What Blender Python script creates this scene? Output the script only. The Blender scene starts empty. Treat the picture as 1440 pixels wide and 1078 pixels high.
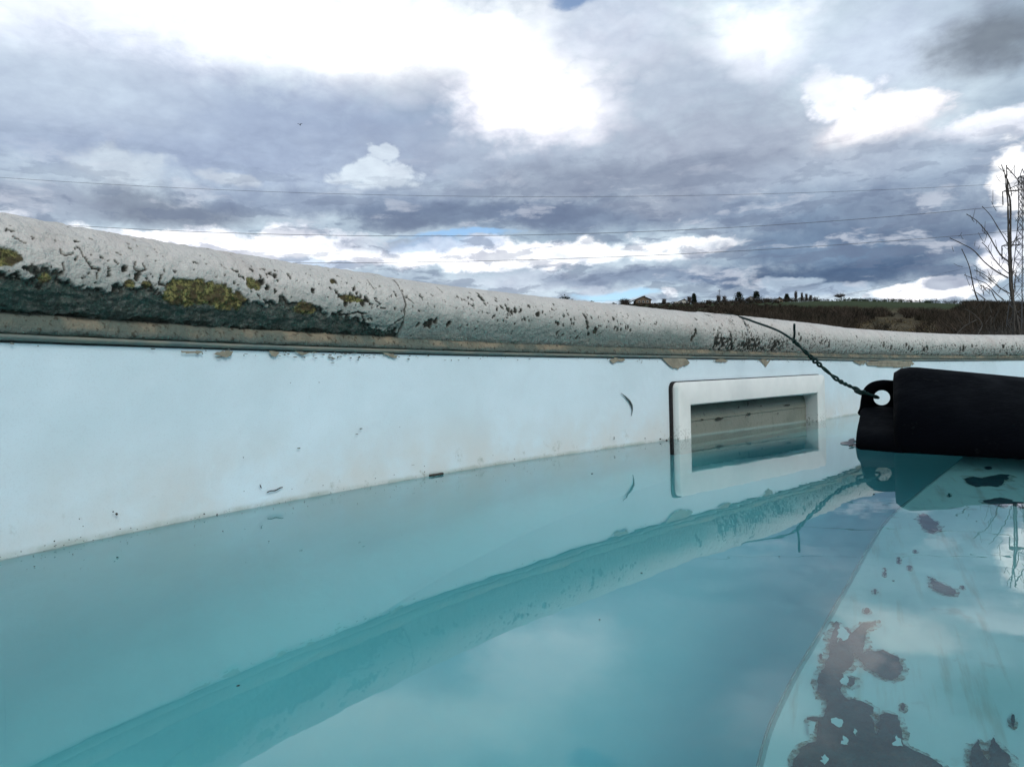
import bpy, bmesh, math, random
import numpy as np
from mathutils import Vector, Matrix
random.seed(7)
scene = bpy.context.scene
COL = scene.collection

# ------------------------------------------------------------------ camera
FPX = 1060.0
RHO, PIT = math.radians(1.283), math.radians(-0.167)
right = Vector((math.cos(RHO), 0, -math.sin(RHO)))
up0 = Vector((math.sin(RHO), 0, math.cos(RHO)))
fwd = Vector((0, 1, 0)) * math.cos(PIT) + up0 * math.sin(PIT)
up = up0 * math.cos(PIT) - Vector((0, 1, 0)) * math.sin(PIT)
cam_data = bpy.data.cameras.new('camera')
cam_data.sensor_width = 36.0
cam_data.lens = 36.0 * FPX / 1440.0
cam_data.clip_start = 0.02
cam_data.clip_end = 8000
cam = bpy.data.objects.new('camera', cam_data)
COL.objects.link(cam)
m = Matrix((right, up, -fwd)).transposed().to_4x4()
m.translation = Vector((0, 0, 0.083))
cam.matrix_world = m
scene.camera = cam

# ------------------------------------------------------------------ sun, view
SUN_EL, SUN_AZ = math.radians(42), math.radians(150)      # azimuth clockwise from +Y
sun_dir = Vector((math.sin(SUN_AZ) * math.cos(SUN_EL), math.cos(SUN_AZ) * math.cos(SUN_EL), math.sin(SUN_EL)))
sd = bpy.data.lights.new('sun', 'SUN')
sd.energy = 1.4
sd.angle = math.radians(22)
sd.color = (1.0, 0.96, 0.9)
sun = bpy.data.objects.new('sun', sd)
sun.rotation_euler = sun_dir.to_track_quat('Z', 'Y').to_euler()
COL.objects.link(sun)
scene.view_settings.view_transform = 'Standard'
scene.view_settings.look = 'None'
scene.view_settings.gamma = 1
scene.view_settings.exposure = 0.1
scene.view_settings.use_curve_mapping = False
scene.cycles.use_denoising = True
scene.cycles.max_bounces = 12
scene.cycles.transmission_bounces = 10
scene.cycles.diffuse_bounces = 5
scene.cycles.sample_clamp_indirect = 6


# ------------------------------------------------------------------ node helper
class NT:
    def __init__(s, tree):
        s.t = tree
        s.t.nodes.clear()

    def n(s, typ, props=None, **ins):
        nd = s.t.nodes.new(typ)
        for k, v in (props or {}).items():
            setattr(nd, k, v)
        for k, v in ins.items():
            key = int(k[1:]) if (k[0] == 'i' and k[1:].isdigit()) else k.replace('_', ' ')
            if hasattr(v, 'is_linked') or hasattr(v, 'links'):
                s.t.links.new(v, nd.inputs[key])
            else:
                sock = nd.inputs[key]
                if sock.type == 'RGBA' and len(v) == 3:
                    v = (*v, 1)
                sock.default_value = v
        return nd

    def math(s, op, a, b=0.0, c=0.0, clamp=False):
        return s.n('ShaderNodeMath', dict(operation=op, use_clamp=clamp), i0=a, i1=b, i2=c).outputs[0]

    def vmath(s, op, a, b=(0, 0, 0)):
        nd = s.n('ShaderNodeVectorMath', dict(operation=op), i0=a, i1=b)
        return nd.outputs['Value'] if op in ('LENGTH', 'DOT_PRODUCT') else nd.outputs[0]

    def noise(s, vec, scale, detail=4, rough=0.55, dist=0.0, out='Fac'):
        nd = s.n('ShaderNodeTexNoise', None, Scale=scale, Detail=detail, Roughness=rough, Distortion=dist)
        if vec is not None:
            s.t.links.new(vec, nd.inputs['Vector'])
        return nd.outputs[out]

    def ramp(s, f, a, b, c=0.0, d=1.0, smooth=True):
        nd = s.n('ShaderNodeMapRange', dict(interpolation_type='SMOOTHSTEP' if smooth else 'LINEAR'), i0=f, i1=a, i2=b, i3=c, i4=d)
        return nd.outputs[0]

    def mix(s, f, a, b, mode='MIX'):
        nd = s.t.nodes.new('ShaderNodeMix')
        nd.data_type = 'RGBA'
        nd.blend_type = mode
        for key, v in ((0, f), (6, a), (7, b)):
            if hasattr(v, 'links'):
                s.t.links.new(v, nd.inputs[key])
            else:
                nd.inputs[key].default_value = (*v, 1) if isinstance(v, tuple) and len(v) == 3 else v
        return nd.outputs[2]

    def link(s, a, b):
        s.t.links.new(a, b)


def srgb(*c):
    return tuple(((v / 255) / 12.92 if v / 255 <= 0.04045 else ((v / 255 + 0.055) / 1.055) ** 2.4) for v in c)


# ------------------------------------------------------------------ world: Nishita sky behind broken cloud
W = bpy.data.worlds.new('World')
scene.world = W
W.use_nodes = True
w = NT(W.node_tree)
tc = w.n('ShaderNodeTexCoord').outputs['Generated']
sep = w.n('ShaderNodeSeparateXYZ', None, i0=tc)
X, Y, Z = sep.outputs
az = w.math('ARCTAN2', X, Y)
el = w.math('ARCSINE', Z)
zc = w.math('MAXIMUM', Z, 0.0)
# perspective cloud-layer coordinates (clouds flatten towards the horizon)
inv = w.math('DIVIDE', 1.0, w.math('ADD', zc, 0.22))
pl = w.n('ShaderNodeCombineXYZ', None, i0=w.math('MULTIPLY', X, inv), i1=w.math('MULTIPLY', Y, inv), i2=0.37).outputs[0]
ang = w.n('ShaderNodeCombineXYZ', None, i0=az, i1=w.math('MULTIPLY', el, 1.7), i2=0.0).outputs[0]
wx = w.n('ShaderNodeTexNoise', dict(), Scale=7.0, Detail=5.0, Roughness=0.6)
w.link(ang, wx.inputs['Vector'])
wv = w.vmath('MULTIPLY', w.vmath('SUBTRACT', wx.outputs['Color'], (0.5, 0.5, 0.5)), (0.09, 0.05, 0))
ang0 = w.n('ShaderNodeCombineXYZ', None, i0=az, i1=el, i2=0.0).outputs[0]
P = w.vmath('ADD', ang0, wv)
nA = w.noise(pl, 1.6, 6, 0.55)
nB = w.noise(ang, 9.0, 8, 0.62, 0.3)
nC = w.noise(ang, 26.0, 8, 0.62, 0.4)
nD = w.noise(pl, 5.0, 6, 0.6)
vb = w.math('SUBTRACT', w.math('ABSOLUTE', w.math('SUBTRACT', w.noise(w.vmath('ADD', ang, (3.1, 1.7, 0)), 17.0, 5, 0.5), 0.5)), 0.07)
edge = w.math('ADD', w.math('MULTIPLY', w.math('SUBTRACT', nB, 0.5), 1.5), w.math('MULTIPLY', w.math('SUBTRACT', nC, 0.5), 1.2))
edge = w.math('SUBTRACT', edge, w.math('MULTIPLY', vb, 1.6))
base = w.mix(w.ramp(nA, 0.32, 0.68), srgb(150, 170, 190), srgb(212, 228, 240))
col = base
# (az, el, r_az, r_el, colour, opacity, softness)  soft 1 = very soft, 0.1 = crisp
BLOBS = [
    (-0.2125, 0.4248, 0.3904, 0.0537, (1.1682, 1.1977, 1.2377), 0.90, 0.85),
    (-0.1400, 0.4128, 0.1780, 0.0278, (1.2888, 1.2888, 1.2888), 0.80, 0.80),
    (-0.5205, 0.4016, 0.1780, 0.0410, (0.9301, 0.9911, 1.1295), 0.80, 0.90),
    (-0.3456, 0.3086, 0.3813, 0.0670, (0.3185, 0.3968, 0.5647), 0.85, 0.80),
    (-0.5221, 0.3375, 0.1366, 0.0431, (0.5906, 0.6939, 0.8148), 0.60, 0.90),
    (-0.0852, 0.3740, 0.1034, 0.0242, (0.5029, 0.552, 0.6584), 0.60, 0.90),
    (0.0820, 0.2912, 0.2342, 0.0508, (0.4179, 0.4851, 0.6038), 0.70, 0.80),
    (0.0460, 0.3559, 0.0980, 0.0502, (1.2377, 1.2176, 1.2888), 0.95, 0.70),
    (0.1414, 0.4307, 0.0909, 0.0340, (0.4735, 0.5583, 0.7157), 0.60, 0.80),
    (0.3276, 0.3992, 0.0619, 0.0334, (1.1487, 1.1977, 1.2888), 0.85, 0.80),
    (0.2219, 0.3689, 0.1046, 0.0431, (0.4735, 0.5333, 0.6584), 0.60, 0.90),
    (0.4709, 0.3641, 0.0991, 0.0430, (0.5972, 0.6867, 0.8388), 0.70, 0.90),
    (0.3079, 0.2869, 0.1534, 0.0487, (0.3763, 0.4287, 0.5395), 0.80, 0.80),
    (0.5769, 0.3558, 0.0573, 0.0327, (0.1714, 0.2051, 0.2542), 0.90, 0.85),
    (0.4081, 0.3259, 0.0428, 0.0230, (1.1295, 1.1584, 1.2377), 0.90, 0.50),
    (0.4540, 0.2838, 0.0768, 0.0232, (0.8148, 0.8148, 0.8714), 0.90, 0.60),
    (0.4617, 0.2888, 0.0614, 0.0230, (0.9823, 0.9734, 1.0179), 0.95, 0.40),
    (0.4657, 0.2975, 0.0484, 0.0153, (1.2888, 1.2785, 1.2888), 0.90, 0.60),
    (0.4498, 0.2625, 0.0806, 0.0126, (0.4508, 0.5089, 0.6172), 0.80, 0.70),
    (0.3924, 0.3399, 0.0317, 0.0168, (0.8796, 0.9301, 1.0179), 0.70, 0.50),
    (0.5785, 0.2662, 0.0541, 0.0146, (1.2076, 1.2176, 1.2888), 0.90, 0.50),
    (0.5266, 0.2337, 0.0992, 0.0343, (0.3185, 0.3968, 0.5271), 0.80, 0.80),
    (0.1739, 0.2559, 0.2559, 0.0224, (0.2582, 0.3095, 0.4125), 0.80, 0.80),
    (-0.1712, 0.2675, 0.0479, 0.0189, (0.7157, 0.8148, 0.9047), 0.90, 0.30),
    (-0.1577, 0.2961, 0.0166, 0.0110, (0.6795, 0.7758, 0.8714), 0.90, 0.30),
    (-0.4733, 0.2491, 0.0458, 0.0235, (0.5647, 0.6514, 0.7454), 0.85, 0.50),
    (-0.3551, 0.2574, 0.0318, 0.0074, (0.5647, 0.6376, 0.7305), 0.80, 0.40),
    (-0.4515, 0.2150, 0.1206, 0.0178, (0.1845, 0.2232, 0.305), 0.85, 0.70),
    (-0.5526, 0.2138, 0.0638, 0.0229, (0.3185, 0.3763, 0.491), 0.70, 0.80),
    (-0.2174, 0.2342, 0.1756, 0.0173, (0.2747, 0.3467, 0.4793), 0.80, 0.70),
    (-0.0703, 0.2181, 0.1599, 0.0196, (0.1529, 0.2051, 0.314), 0.85, 0.60),
    (0.1361, 0.2158, 0.1785, 0.0195, (0.1651, 0.2195, 0.3325), 0.85, 0.60),
    (0.2186, 0.2250, 0.0964, 0.0156, (0.3663, 0.4179, 0.5149), 0.60, 0.60),
    (0.3895, 0.2032, 0.1432, 0.0331, (0.2423, 0.3185, 0.4452), 0.85, 0.80),
    (0.4144, 0.2456, 0.1261, 0.0209, (0.4397, 0.521, 0.6445), 0.60, 0.80),
    (-0.2894, 0.1727, 0.2462, 0.0227, (1.1977, 1.2176, 1.2888), 0.95, 0.45),
    (-0.1456, 0.1840, 0.0839, 0.0108, (0.2747, 0.3564, 0.4793), 0.70, 0.50),
    (-0.0151, 0.1666, 0.1868, 0.0183, (1.2176, 1.2377, 1.2888), 0.95, 0.40),
    (-0.0900, 0.1794, 0.0752, 0.0109, (0.3419, 0.491, 0.7084), 0.70, 0.50),
    (0.2531, 0.1733, 0.0565, 0.0097, (1.2888, 1.2888, 1.2888), 0.95, 0.30),
    (0.1443, 0.1669, 0.1086, 0.0127, (1.0822, 1.1295, 1.1878), 0.85, 0.50),
    (-0.4290, 0.1880, 0.0478, 0.0058, (1.2888, 1.2888, 1.2888), 0.95, 0.30),
    (-0.2548, 0.1540, 0.0537, 0.0071, (0.4179, 0.5583, 0.7454), 0.70, 0.50),
    (0.0407, 0.1330, 0.1120, 0.0111, (0.6038, 0.6867, 0.7991), 0.80, 0.60),
    (0.1711, 0.1329, 0.1161, 0.0127, (0.2051, 0.2747, 0.402), 0.80, 0.60),
    (0.2698, 0.1305, 0.0347, 0.0142, (0.1651, 0.2346, 0.3613), 0.85, 0.40),
    (0.2613, 0.1426, 0.0262, 0.0080, (0.6445, 0.7157, 0.7991), 0.70, 0.40),
    (0.4360, 0.1526, 0.1566, 0.0413, (0.1413, 0.2195, 0.3419), 0.95, 0.70),
    (0.4197, 0.1177, 0.1116, 0.0169, (0.0742, 0.1248, 0.2232), 0.90, 0.60),
    (0.3641, 0.1589, 0.0641, 0.0222, (0.1651, 0.2346, 0.3515), 0.70, 0.70),
    (0.5251, 0.1555, 0.0612, 0.0269, (0.159, 0.2195, 0.3231), 0.85, 0.60),
    (0.4895, 0.1837, 0.0906, 0.0192, (0.2346, 0.3005, 0.4125), 0.70, 0.70),
    (0.3629, 0.0992, 0.1026, 0.0070, (0.4072, 0.521, 0.6584), 0.85, 0.50),
    (0.3590, 0.1117, 0.0246, 0.0070, (0.4735, 0.5841, 0.7084), 0.70, 0.40),
    (0.2070, 0.1093, 0.0135, 0.0073, (0.9823, 1.027, 1.101), 0.95, 0.30),
    (0.1060, 0.1152, 0.0167, 0.0092, (0.5711, 0.6584, 0.7682), 0.90, 0.40),
    (0.5097, 0.0933, 0.0590, 0.0098, (1.2478, 1.2478, 1.2888), 0.97, 0.30),
    (0.5711, 0.1127, 0.0275, 0.0172, (1.2377, 1.2377, 1.2888), 0.95, 0.35),
    (0.5346, 0.0986, 0.0275, 0.0056, (0.2747, 0.3372, 0.4564), 0.80, 0.40),
    (0.6004, 0.2105, 0.0344, 0.0294, (1.2888, 1.2888, 1.2888), 0.97, 0.40),
    (0.5991, 0.1352, 0.0376, 0.0167, (1.0729, 1.1295, 1.2377), 0.80, 0.50),
]
HOLES = [
    (0.1050, 0.4590, 0.0445, 0.0119, 0.80),
    (-0.0616, 0.1919, 0.0848, 0.0045, 0.90),
    (0.1383, 0.1076, 0.0550, 0.0065, 0.95),
    (-0.5069, 0.3760, 0.0007, 0.0007, 0.00),
]
blue = None
for (a, e, ra, re, c, op, soft) in BLOBS:
    d = w.vmath('MULTIPLY', w.vmath('SUBTRACT', P, (a, e, 0)), (1 / ra, 1 / re, 0))
    ln = w.math('ADD', w.vmath('LENGTH', d), w.math('MULTIPLY', edge, 0.6 if soft > 0.5 else 1.35))
    f = w.ramp(ln, 1.0 + soft * 0.75, 1.0 - soft * 0.75, 0.0, op)
    col = w.mix(f, col, c)
# internal cloud texture: billows and finer breaks
tex = w.math('ADD', w.math('MULTIPLY', w.math('SUBTRACT', nB, 0.5), 0.55), w.math('MULTIPLY', w.math('SUBTRACT', nC, 0.5), 0.5))
tex = w.math('ADD', tex, w.math('MULTIPLY', w.math('SUBTRACT', nD, 0.5), 0.4))
tex = w.math('ADD', tex, w.math('MULTIPLY', vb, 1.1))
tex = w.math('MULTIPLY', tex, w.ramp(el, 0.12, 0.34, 1.0, 0.5))
col = w.mix(1.0, col, w.n('ShaderNodeCombineXYZ', None, i0=w.math('ADD', tex, 1.0), i1=w.math('ADD', tex, 1.0), i2=w.math('ADD', w.math('MULTIPLY', tex, 0.8), 1.0)).outputs[0], 'MULTIPLY')
band = w.math('MULTIPLY', w.ramp(el, 0.03, 0.10), w.ramp(el, 0.34, 0.16))
off1 = w.vmath('MULTIPLY', w.vmath('ADD', ang, wv), (1.0, 1.9, 1.0))
pf = w.noise(off1, 11.0, 9, 0.6, 0.2)
pf2 = w.noise(w.vmath('ADD', off1, (0.0, 0.035, 0.0)), 11.0, 9, 0.6, 0.2)
col = w.mix(w.math('MULTIPLY', w.math('MULTIPLY', w.ramp(pf, 0.545, 0.66), band), 0.55), col, srgb(214, 220, 232))
col = w.mix(w.math('MULTIPLY', w.math('MULTIPLY', w.ramp(w.math('SUBTRACT', pf2, pf), 0.015, 0.10), band), 0.5), col, srgb(108, 122, 148))
sky = w.n('ShaderNodeTexSky', dict(sky_type='NISHITA', sun_disc=False, sun_elevation=SUN_EL, sun_rotation=SUN_AZ, altitude=300, air_density=1.0, dust_density=0.4, ozone_density=1.5)).outputs[0]
# breaks in the cloud where the clear sky shows
nH = w.noise(pl, 2.3, 5, 0.55)
hole = w.math('MULTIPLY', w.ramp(el, 0.46, 0.75, 0.0, 0.8), w.ramp(nH, 0.40, 0.56))   # broken cloud overhead
for (a, e, ra, re, op) in HOLES:
    d = w.vmath('MULTIPLY', w.vmath('SUBTRACT', P, (a, e, 0)), (1 / ra, 1 / re, 0))
    f = w.ramp(w.math('ADD', w.vmath('LENGTH', d), w.math('MULTIPLY', edge, 0.9)), 1.3, 0.5, 0.0, op)
    hole = f if hole is None else w.math('MAXIMUM', hole, f)
cloud10 = w.vmath('SCALE', col)
w.t.nodes[-1].inputs['Scale'].default_value = 10.0
fin = w.mix(hole, cloud10, w.mix(1.0, sky, (1.1, 1.25, 1.35), 'MULTIPLY'))
bg = w.n('ShaderNodeBackground', None, Color=fin, Strength=0.1)
w.link(bg.outputs[0], w.n('ShaderNodeOutputWorld').inputs[0])
W.cycles.sampling_method = 'MANUAL'
W.cycles.sample_map_resolution = 512


# ------------------------------------------------------------------ generic builders
def mat(name, rough=0.6, metal=0.0, color=(0.5, 0.5, 0.5), spec=None):
    mt = bpy.data.materials.new(name)
    mt.use_nodes = True
    g = NT(mt.node_tree)
    b = g.n('ShaderNodeBsdfPrincipled', None, Base_Color=color, Roughness=rough, Metallic=metal)
    if spec is not None:
        b.inputs['Specular IOR Level'].default_value = spec
    out = g.n('ShaderNodeOutputMaterial')
    g.link(b.outputs[0], out.inputs[0])
    g.b, g.out = b, out
    g.obj = g.n('ShaderNodeTexCoord').outputs['Object']
    return mt, g


def bump(g, h, dist, strength=1.0):
    bp = g.n('ShaderNodeBump', None, Strength=strength, Distance=dist, Height=h)
    g.link(bp.outputs[0], g.b.inputs['Normal'])


def noisy(name, c1, c2, scale, rough=0.7, bd=None, bs=None, detail=5, spec=None):
    mt, g = mat(name, rough, spec=spec)
    nz = g.noise(g.obj, scale, detail, 0.6)
    g.link(g.mix(g.ramp(nz, 0.3, 0.7), c1, c2), g.b.inputs['Base Color'])
    if bd:
        bump(g, g.noise(g.obj, bs or scale * 3, 5, 0.6), bd)
    return mt


def tag(o, label=None, cat=None, group=None, kind=None):
    if label: o['label'] = label
    if cat: o['category'] = cat
    if group: o['group'] = group
    if kind: o['kind'] = kind
    return o


def link_mesh(name, me, material=None, parent=None, smooth=False):
    if material is not None:
        me.materials.append(material)
    if smooth:
        me.polygons.foreach_set('use_smooth', [True] * len(me.polygons))
    o = bpy.data.objects.new(name, me)
    COL.objects.link(o)
    if parent is not None:
        o.parent = parent
        o.matrix_parent_inverse = Matrix.Translation(-Vector(parent.location)) if parent.type == 'EMPTY' else Matrix()
    return o


def thing(name, loc, label, cat, group=None):
    o = bpy.data.objects.new(name, None)
    o.empty_display_size = 0.1
    o.location = loc
    COL.objects.link(o)
    return tag(o, label, cat, group)


def from_np(name, V, F, loops=4):
    """V (n,3) float array, F (m,k) int array"""
    me = bpy.data.meshes.new(name)
    V = np.ascontiguousarray(V, dtype=np.float32)
    F = np.ascontiguousarray(F, dtype=np.int32)
    me.vertices.add(len(V))
    me.vertices.foreach_set('co', V.ravel())
    k = F.shape[1]
    me.loops.add(F.size)
    me.loops.foreach_set('vertex_index', F.ravel())
    me.polygons.add(len(F))
    me.polygons.foreach_set('loop_start', np.arange(0, F.size, k, dtype=np.int32))
    me.update(calc_edges=True)
    me.validate()
    return me


def grid_faces(nu, nv, mask=None, flip=False):
    i = np.arange(nu - 1)[:, None] * nv + np.arange(nv - 1)[None]
    q = np.stack([i, i + nv, i + nv + 1, i + 1], -1)
    if flip:
        q = q[..., ::-1]
    if mask is not None:
        q = q[mask]
    return q.reshape(-1, 4)


def sweep(path, radii, seg=8, closed_ends=True):
    """tube along path; returns (V,F)"""
    P_ = [Vector(p) for p in path]
    n = len(P_)
    if not hasattr(radii, '__len__'):
        radii = [radii] * n
    V, F = [], []
    t = (P_[1] - P_[0]).normalized()
    u = t.orthogonal().normalized()
    for i in range(n):
        t2 = (P_[min(i + 1, n - 1)] - P_[max(i - 1, 0)])
        t2 = t2.normalized() if t2.length > 1e-9 else t
        u = (u - t2 * u.dot(t2)).normalized()
        v = t2.cross(u)
        t = t2
        for k in range(seg):
            a = 2 * math.pi * k / seg
            V.append(P_[i] + (u * math.cos(a) + v * math.sin(a)) * radii[i])
    for i in range(n - 1):
        for k in range(seg):
            k2 = (k + 1) % seg
            F.append((i * seg + k, i * seg + k2, (i + 1) * seg + k2, (i + 1) * seg + k))
    if closed_ends:
        F.append(tuple(range(seg))[::-1])
        F.append(tuple((n - 1) * seg + k for k in range(seg)))
    return V, F


class MB:
    def __init__(s):
        s.V, s.F = [], []

    def add(s, V, F):
        b = len(s.V)
        s.V += [tuple(v) for v in V]
        s.F += [tuple(i + b for i in f) for f in F]
        return s

    def tube(s, path, r, seg=6):
        return s.add(*sweep(path, r, seg))

    def bar(s, a, b, r, seg=4):
        return s.add(*sweep([a, b], r, seg))

    def box(s, c, h, rot=0.0):
        V = []
        for x in (-1, 1):
            for y in (-1, 1):
                for z in (-1, 1):
                    dx, dy = x * h[0], y * h[1]
                    V.append((c[0] + dx * math.cos(rot) - dy * math.sin(rot), c[1] + dx * math.sin(rot) + dy * math.cos(rot), c[2] + z * h[2]))
        return s.add(V, [(0, 1, 3, 2), (4, 6, 7, 5), (0, 4, 5, 1), (2, 3, 7, 6), (0, 2, 6, 4), (1, 5, 7, 3)])

    def build(s, name, material, parent=None, smooth=False):
        me = bpy.data.meshes.new(name)
        me.from_pydata(s.V, [], s.F)
        me.update()
        o = link_mesh(name, me, material, parent, smooth)
        if smooth:
            me.set_sharp_from_angle(angle=math.radians(45))
        return o


# ---- numpy noise
def _hash(ix, iy, seed):
    h = (ix.astype(np.int64) * 374761393 + iy.astype(np.int64) * 668265263 + seed * 982451653) & 0xffffffff
    h = ((h ^ (h >> 13)) * 1274126177) & 0xffffffff
    return ((h ^ (h >> 16)) & 0xffffff) / float(0xffffff)


def vnoise(x, y, seed=0):
    ix, iy = np.floor(x), np.floor(y)
    fx, fy = x - ix, y - iy
    fx, fy = fx * fx * (3 - 2 * fx), fy * fy * (3 - 2 * fy)
    a, b = _hash(ix, iy, seed), _hash(ix + 1, iy, seed)
    c, d = _hash(ix, iy + 1, seed), _hash(ix + 1, iy + 1, seed)
    return (a + (b - a) * fx) * (1 - fy) + (c + (d - c) * fx) * fy


def fbm(x, y, oct=4, seed=0, gain=0.55):
    t, amp, tot = 0, 1.0, 0
    for k in range(oct):
        t = t + vnoise(x, y, seed + k * 17) * amp
        tot += amp
        x, y, amp = x * 2.03 + 11.3, y * 2.03 + 5.7, amp * gain
    return t / tot - 0.5


def sstep(a, b, x):
    t = np.clip((x - a) / (b - a), 0, 1)
    return t * t * (3 - 2 * t)


# ------------------------------------------------------------------ pool outline (metres, water at z = 0)
WP = [(-0.256, 0.3745), (-0.2122, 0.462), (-0.1872, 0.507), (-0.1274, 0.601), (-0.0015, 0.772), (0.207, 1.005), (0.426, 1.23), (0.574, 1.386), (0.7, 1.53), (1.36, 2.02), (1.92, 2.05), (2.2, 1.4), (2.15, 0.5), (1.95, -0.6), (1.85, -2.0), (1.4, -3.6), (0.2, -4.2), (-0.75, -3.3), (-0.82, -1.9), (-0.64, -0.7), (-0.42, -0.02)]
def outline():
    P_ = np.array(WP)
    n = len(P_)
    out = []
    for i in range(n):
        p0, p1, p2, p3 = P_[i - 1], P_[i], P_[(i + 1) % n], P_[(i + 2) % n]
        d01, d12, d23 = [np.linalg.norm(q) ** .5 for q in (p1 - p0, p2 - p1, p3 - p2)]
        m1 = ((p1 - p0) / d01 - (p2 - p0) / (d01 + d12) + (p2 - p1) / d12) * d12
        m2 = ((p2 - p1) / d12 - (p3 - p1) / (d12 + d23) + (p3 - p2) / d23) * d12
        for t in np.arange(60) / 60:
            out.append((2*t**3-3*t*t+1)*p1+(t**3-2*t*t+t)*m1+(-2*t**3+3*t*t)*p2+(t**3-t*t)*m2)
    out = np.array(out)
    out = np.vstack([out, out[:1]])
    return out, np.r_[0, np.cumsum(np.linalg.norm(np.diff(out, axis=0), axis=1))]
OUT, ARC = outline()
LEN = ARC[-1]


def at(s):
    s = np.asarray(s, float)
    f = lambda q: (np.interp(q % LEN, ARC, OUT[:, 0]), np.interp(q % LEN, ARC, OUT[:, 1]))
    x, y = f(s)
    x2, y2 = f(s + .004)
    x1, y1 = f(s - .004)
    tx, ty = x2 - x1, y2 - y1
    l = np.hypot(tx, ty)
    return x, y, tx / l, ty / l


def wall_pt(s, n, z):
    """s along the wall, n metres inward (towards the water), z up"""
    x, y, tx, ty = at(s)
    return np.stack([x + ty * n, y - tx * n, z + 0 * x], -1)


RT, ZT, OFFT = .032, .145, .020
def tube_pt(s, th, r):
    x, y, tx, ty = at(s)
    c = np.cos(th) * r - OFFT
    return np.stack([x + ty * c, y - tx * c, ZT + np.sin(th) * r], -1)

CRACKS =  [[(0.028, 22.0), (0.028, 18.0), (0.03, 17.0), (0.034, 19.0)], [(0.038, 27.0), (0.04, 23.0), (0.04, 18.0), (0.042, 13.0), (0.044, 8.0), (0.048, 7.0)], [(0.036, 16.0), (0.034, 12.0)], [(0.028, 9.0), (0.028, 4.0), (0.026, 0.0)], [(0.012, 0.0), (0.014, -2.0), (0.014, -7.0), (0.016, -9.0)], [(0.046, 4.0), (0.046, -2.0)], [(0.058, 19.0), (0.06, 15.0)], [(0.072, 21.0), (0.07, 14.0), (0.074, 11.0), (0.078, 13.0), (0.076, 19.0)], [(0.078, 5.0), (0.08, 1.0)], [(0.088, 10.0), (0.086, 0.0), (0.09, -1.0), (0.096, 7.0)], [(0.136, 35.0), (0.138, 28.0)], [(0.144, 29.0), (0.148, 28.0)], [(0.16, 2.0), (0.162, -1.0), (0.162, -3.0)], [(0.312, -9.0), (0.302, -19.0), (0.294, -29.0), (0.288, -46.0)], [(0.276, 44.0), (0.278, 26.0)], [(0.276, 10.0), (0.282, 5.0)], [(0.282, 0.0), (0.288, -1.0)], [(0.368, 54.0), (0.37, 41.0)], [(0.238, -15.0), (0.246, -14.0), (0.254, -10.0), (0.266, -10.0)], [(0.318, 19.0), (0.324, 12.0)], [(0.004, 27.0), (0.01, 24.0)], [(0.612, -21.0), (0.614, -9.0), (0.62, 0.0)], [(0.616, -21.0), (0.624, -14.0)]]
JOINT= [(0.308, 64.0), (0.316, 63.0), (0.314, 45.0), (0.312, 34.0), (0.314, 22.0), (0.314, 10.0), (0.312, 1.0), (0.312, -5.0), (0.31, -21.0), (0.31, -34.0), (0.31, -47.0)]
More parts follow.
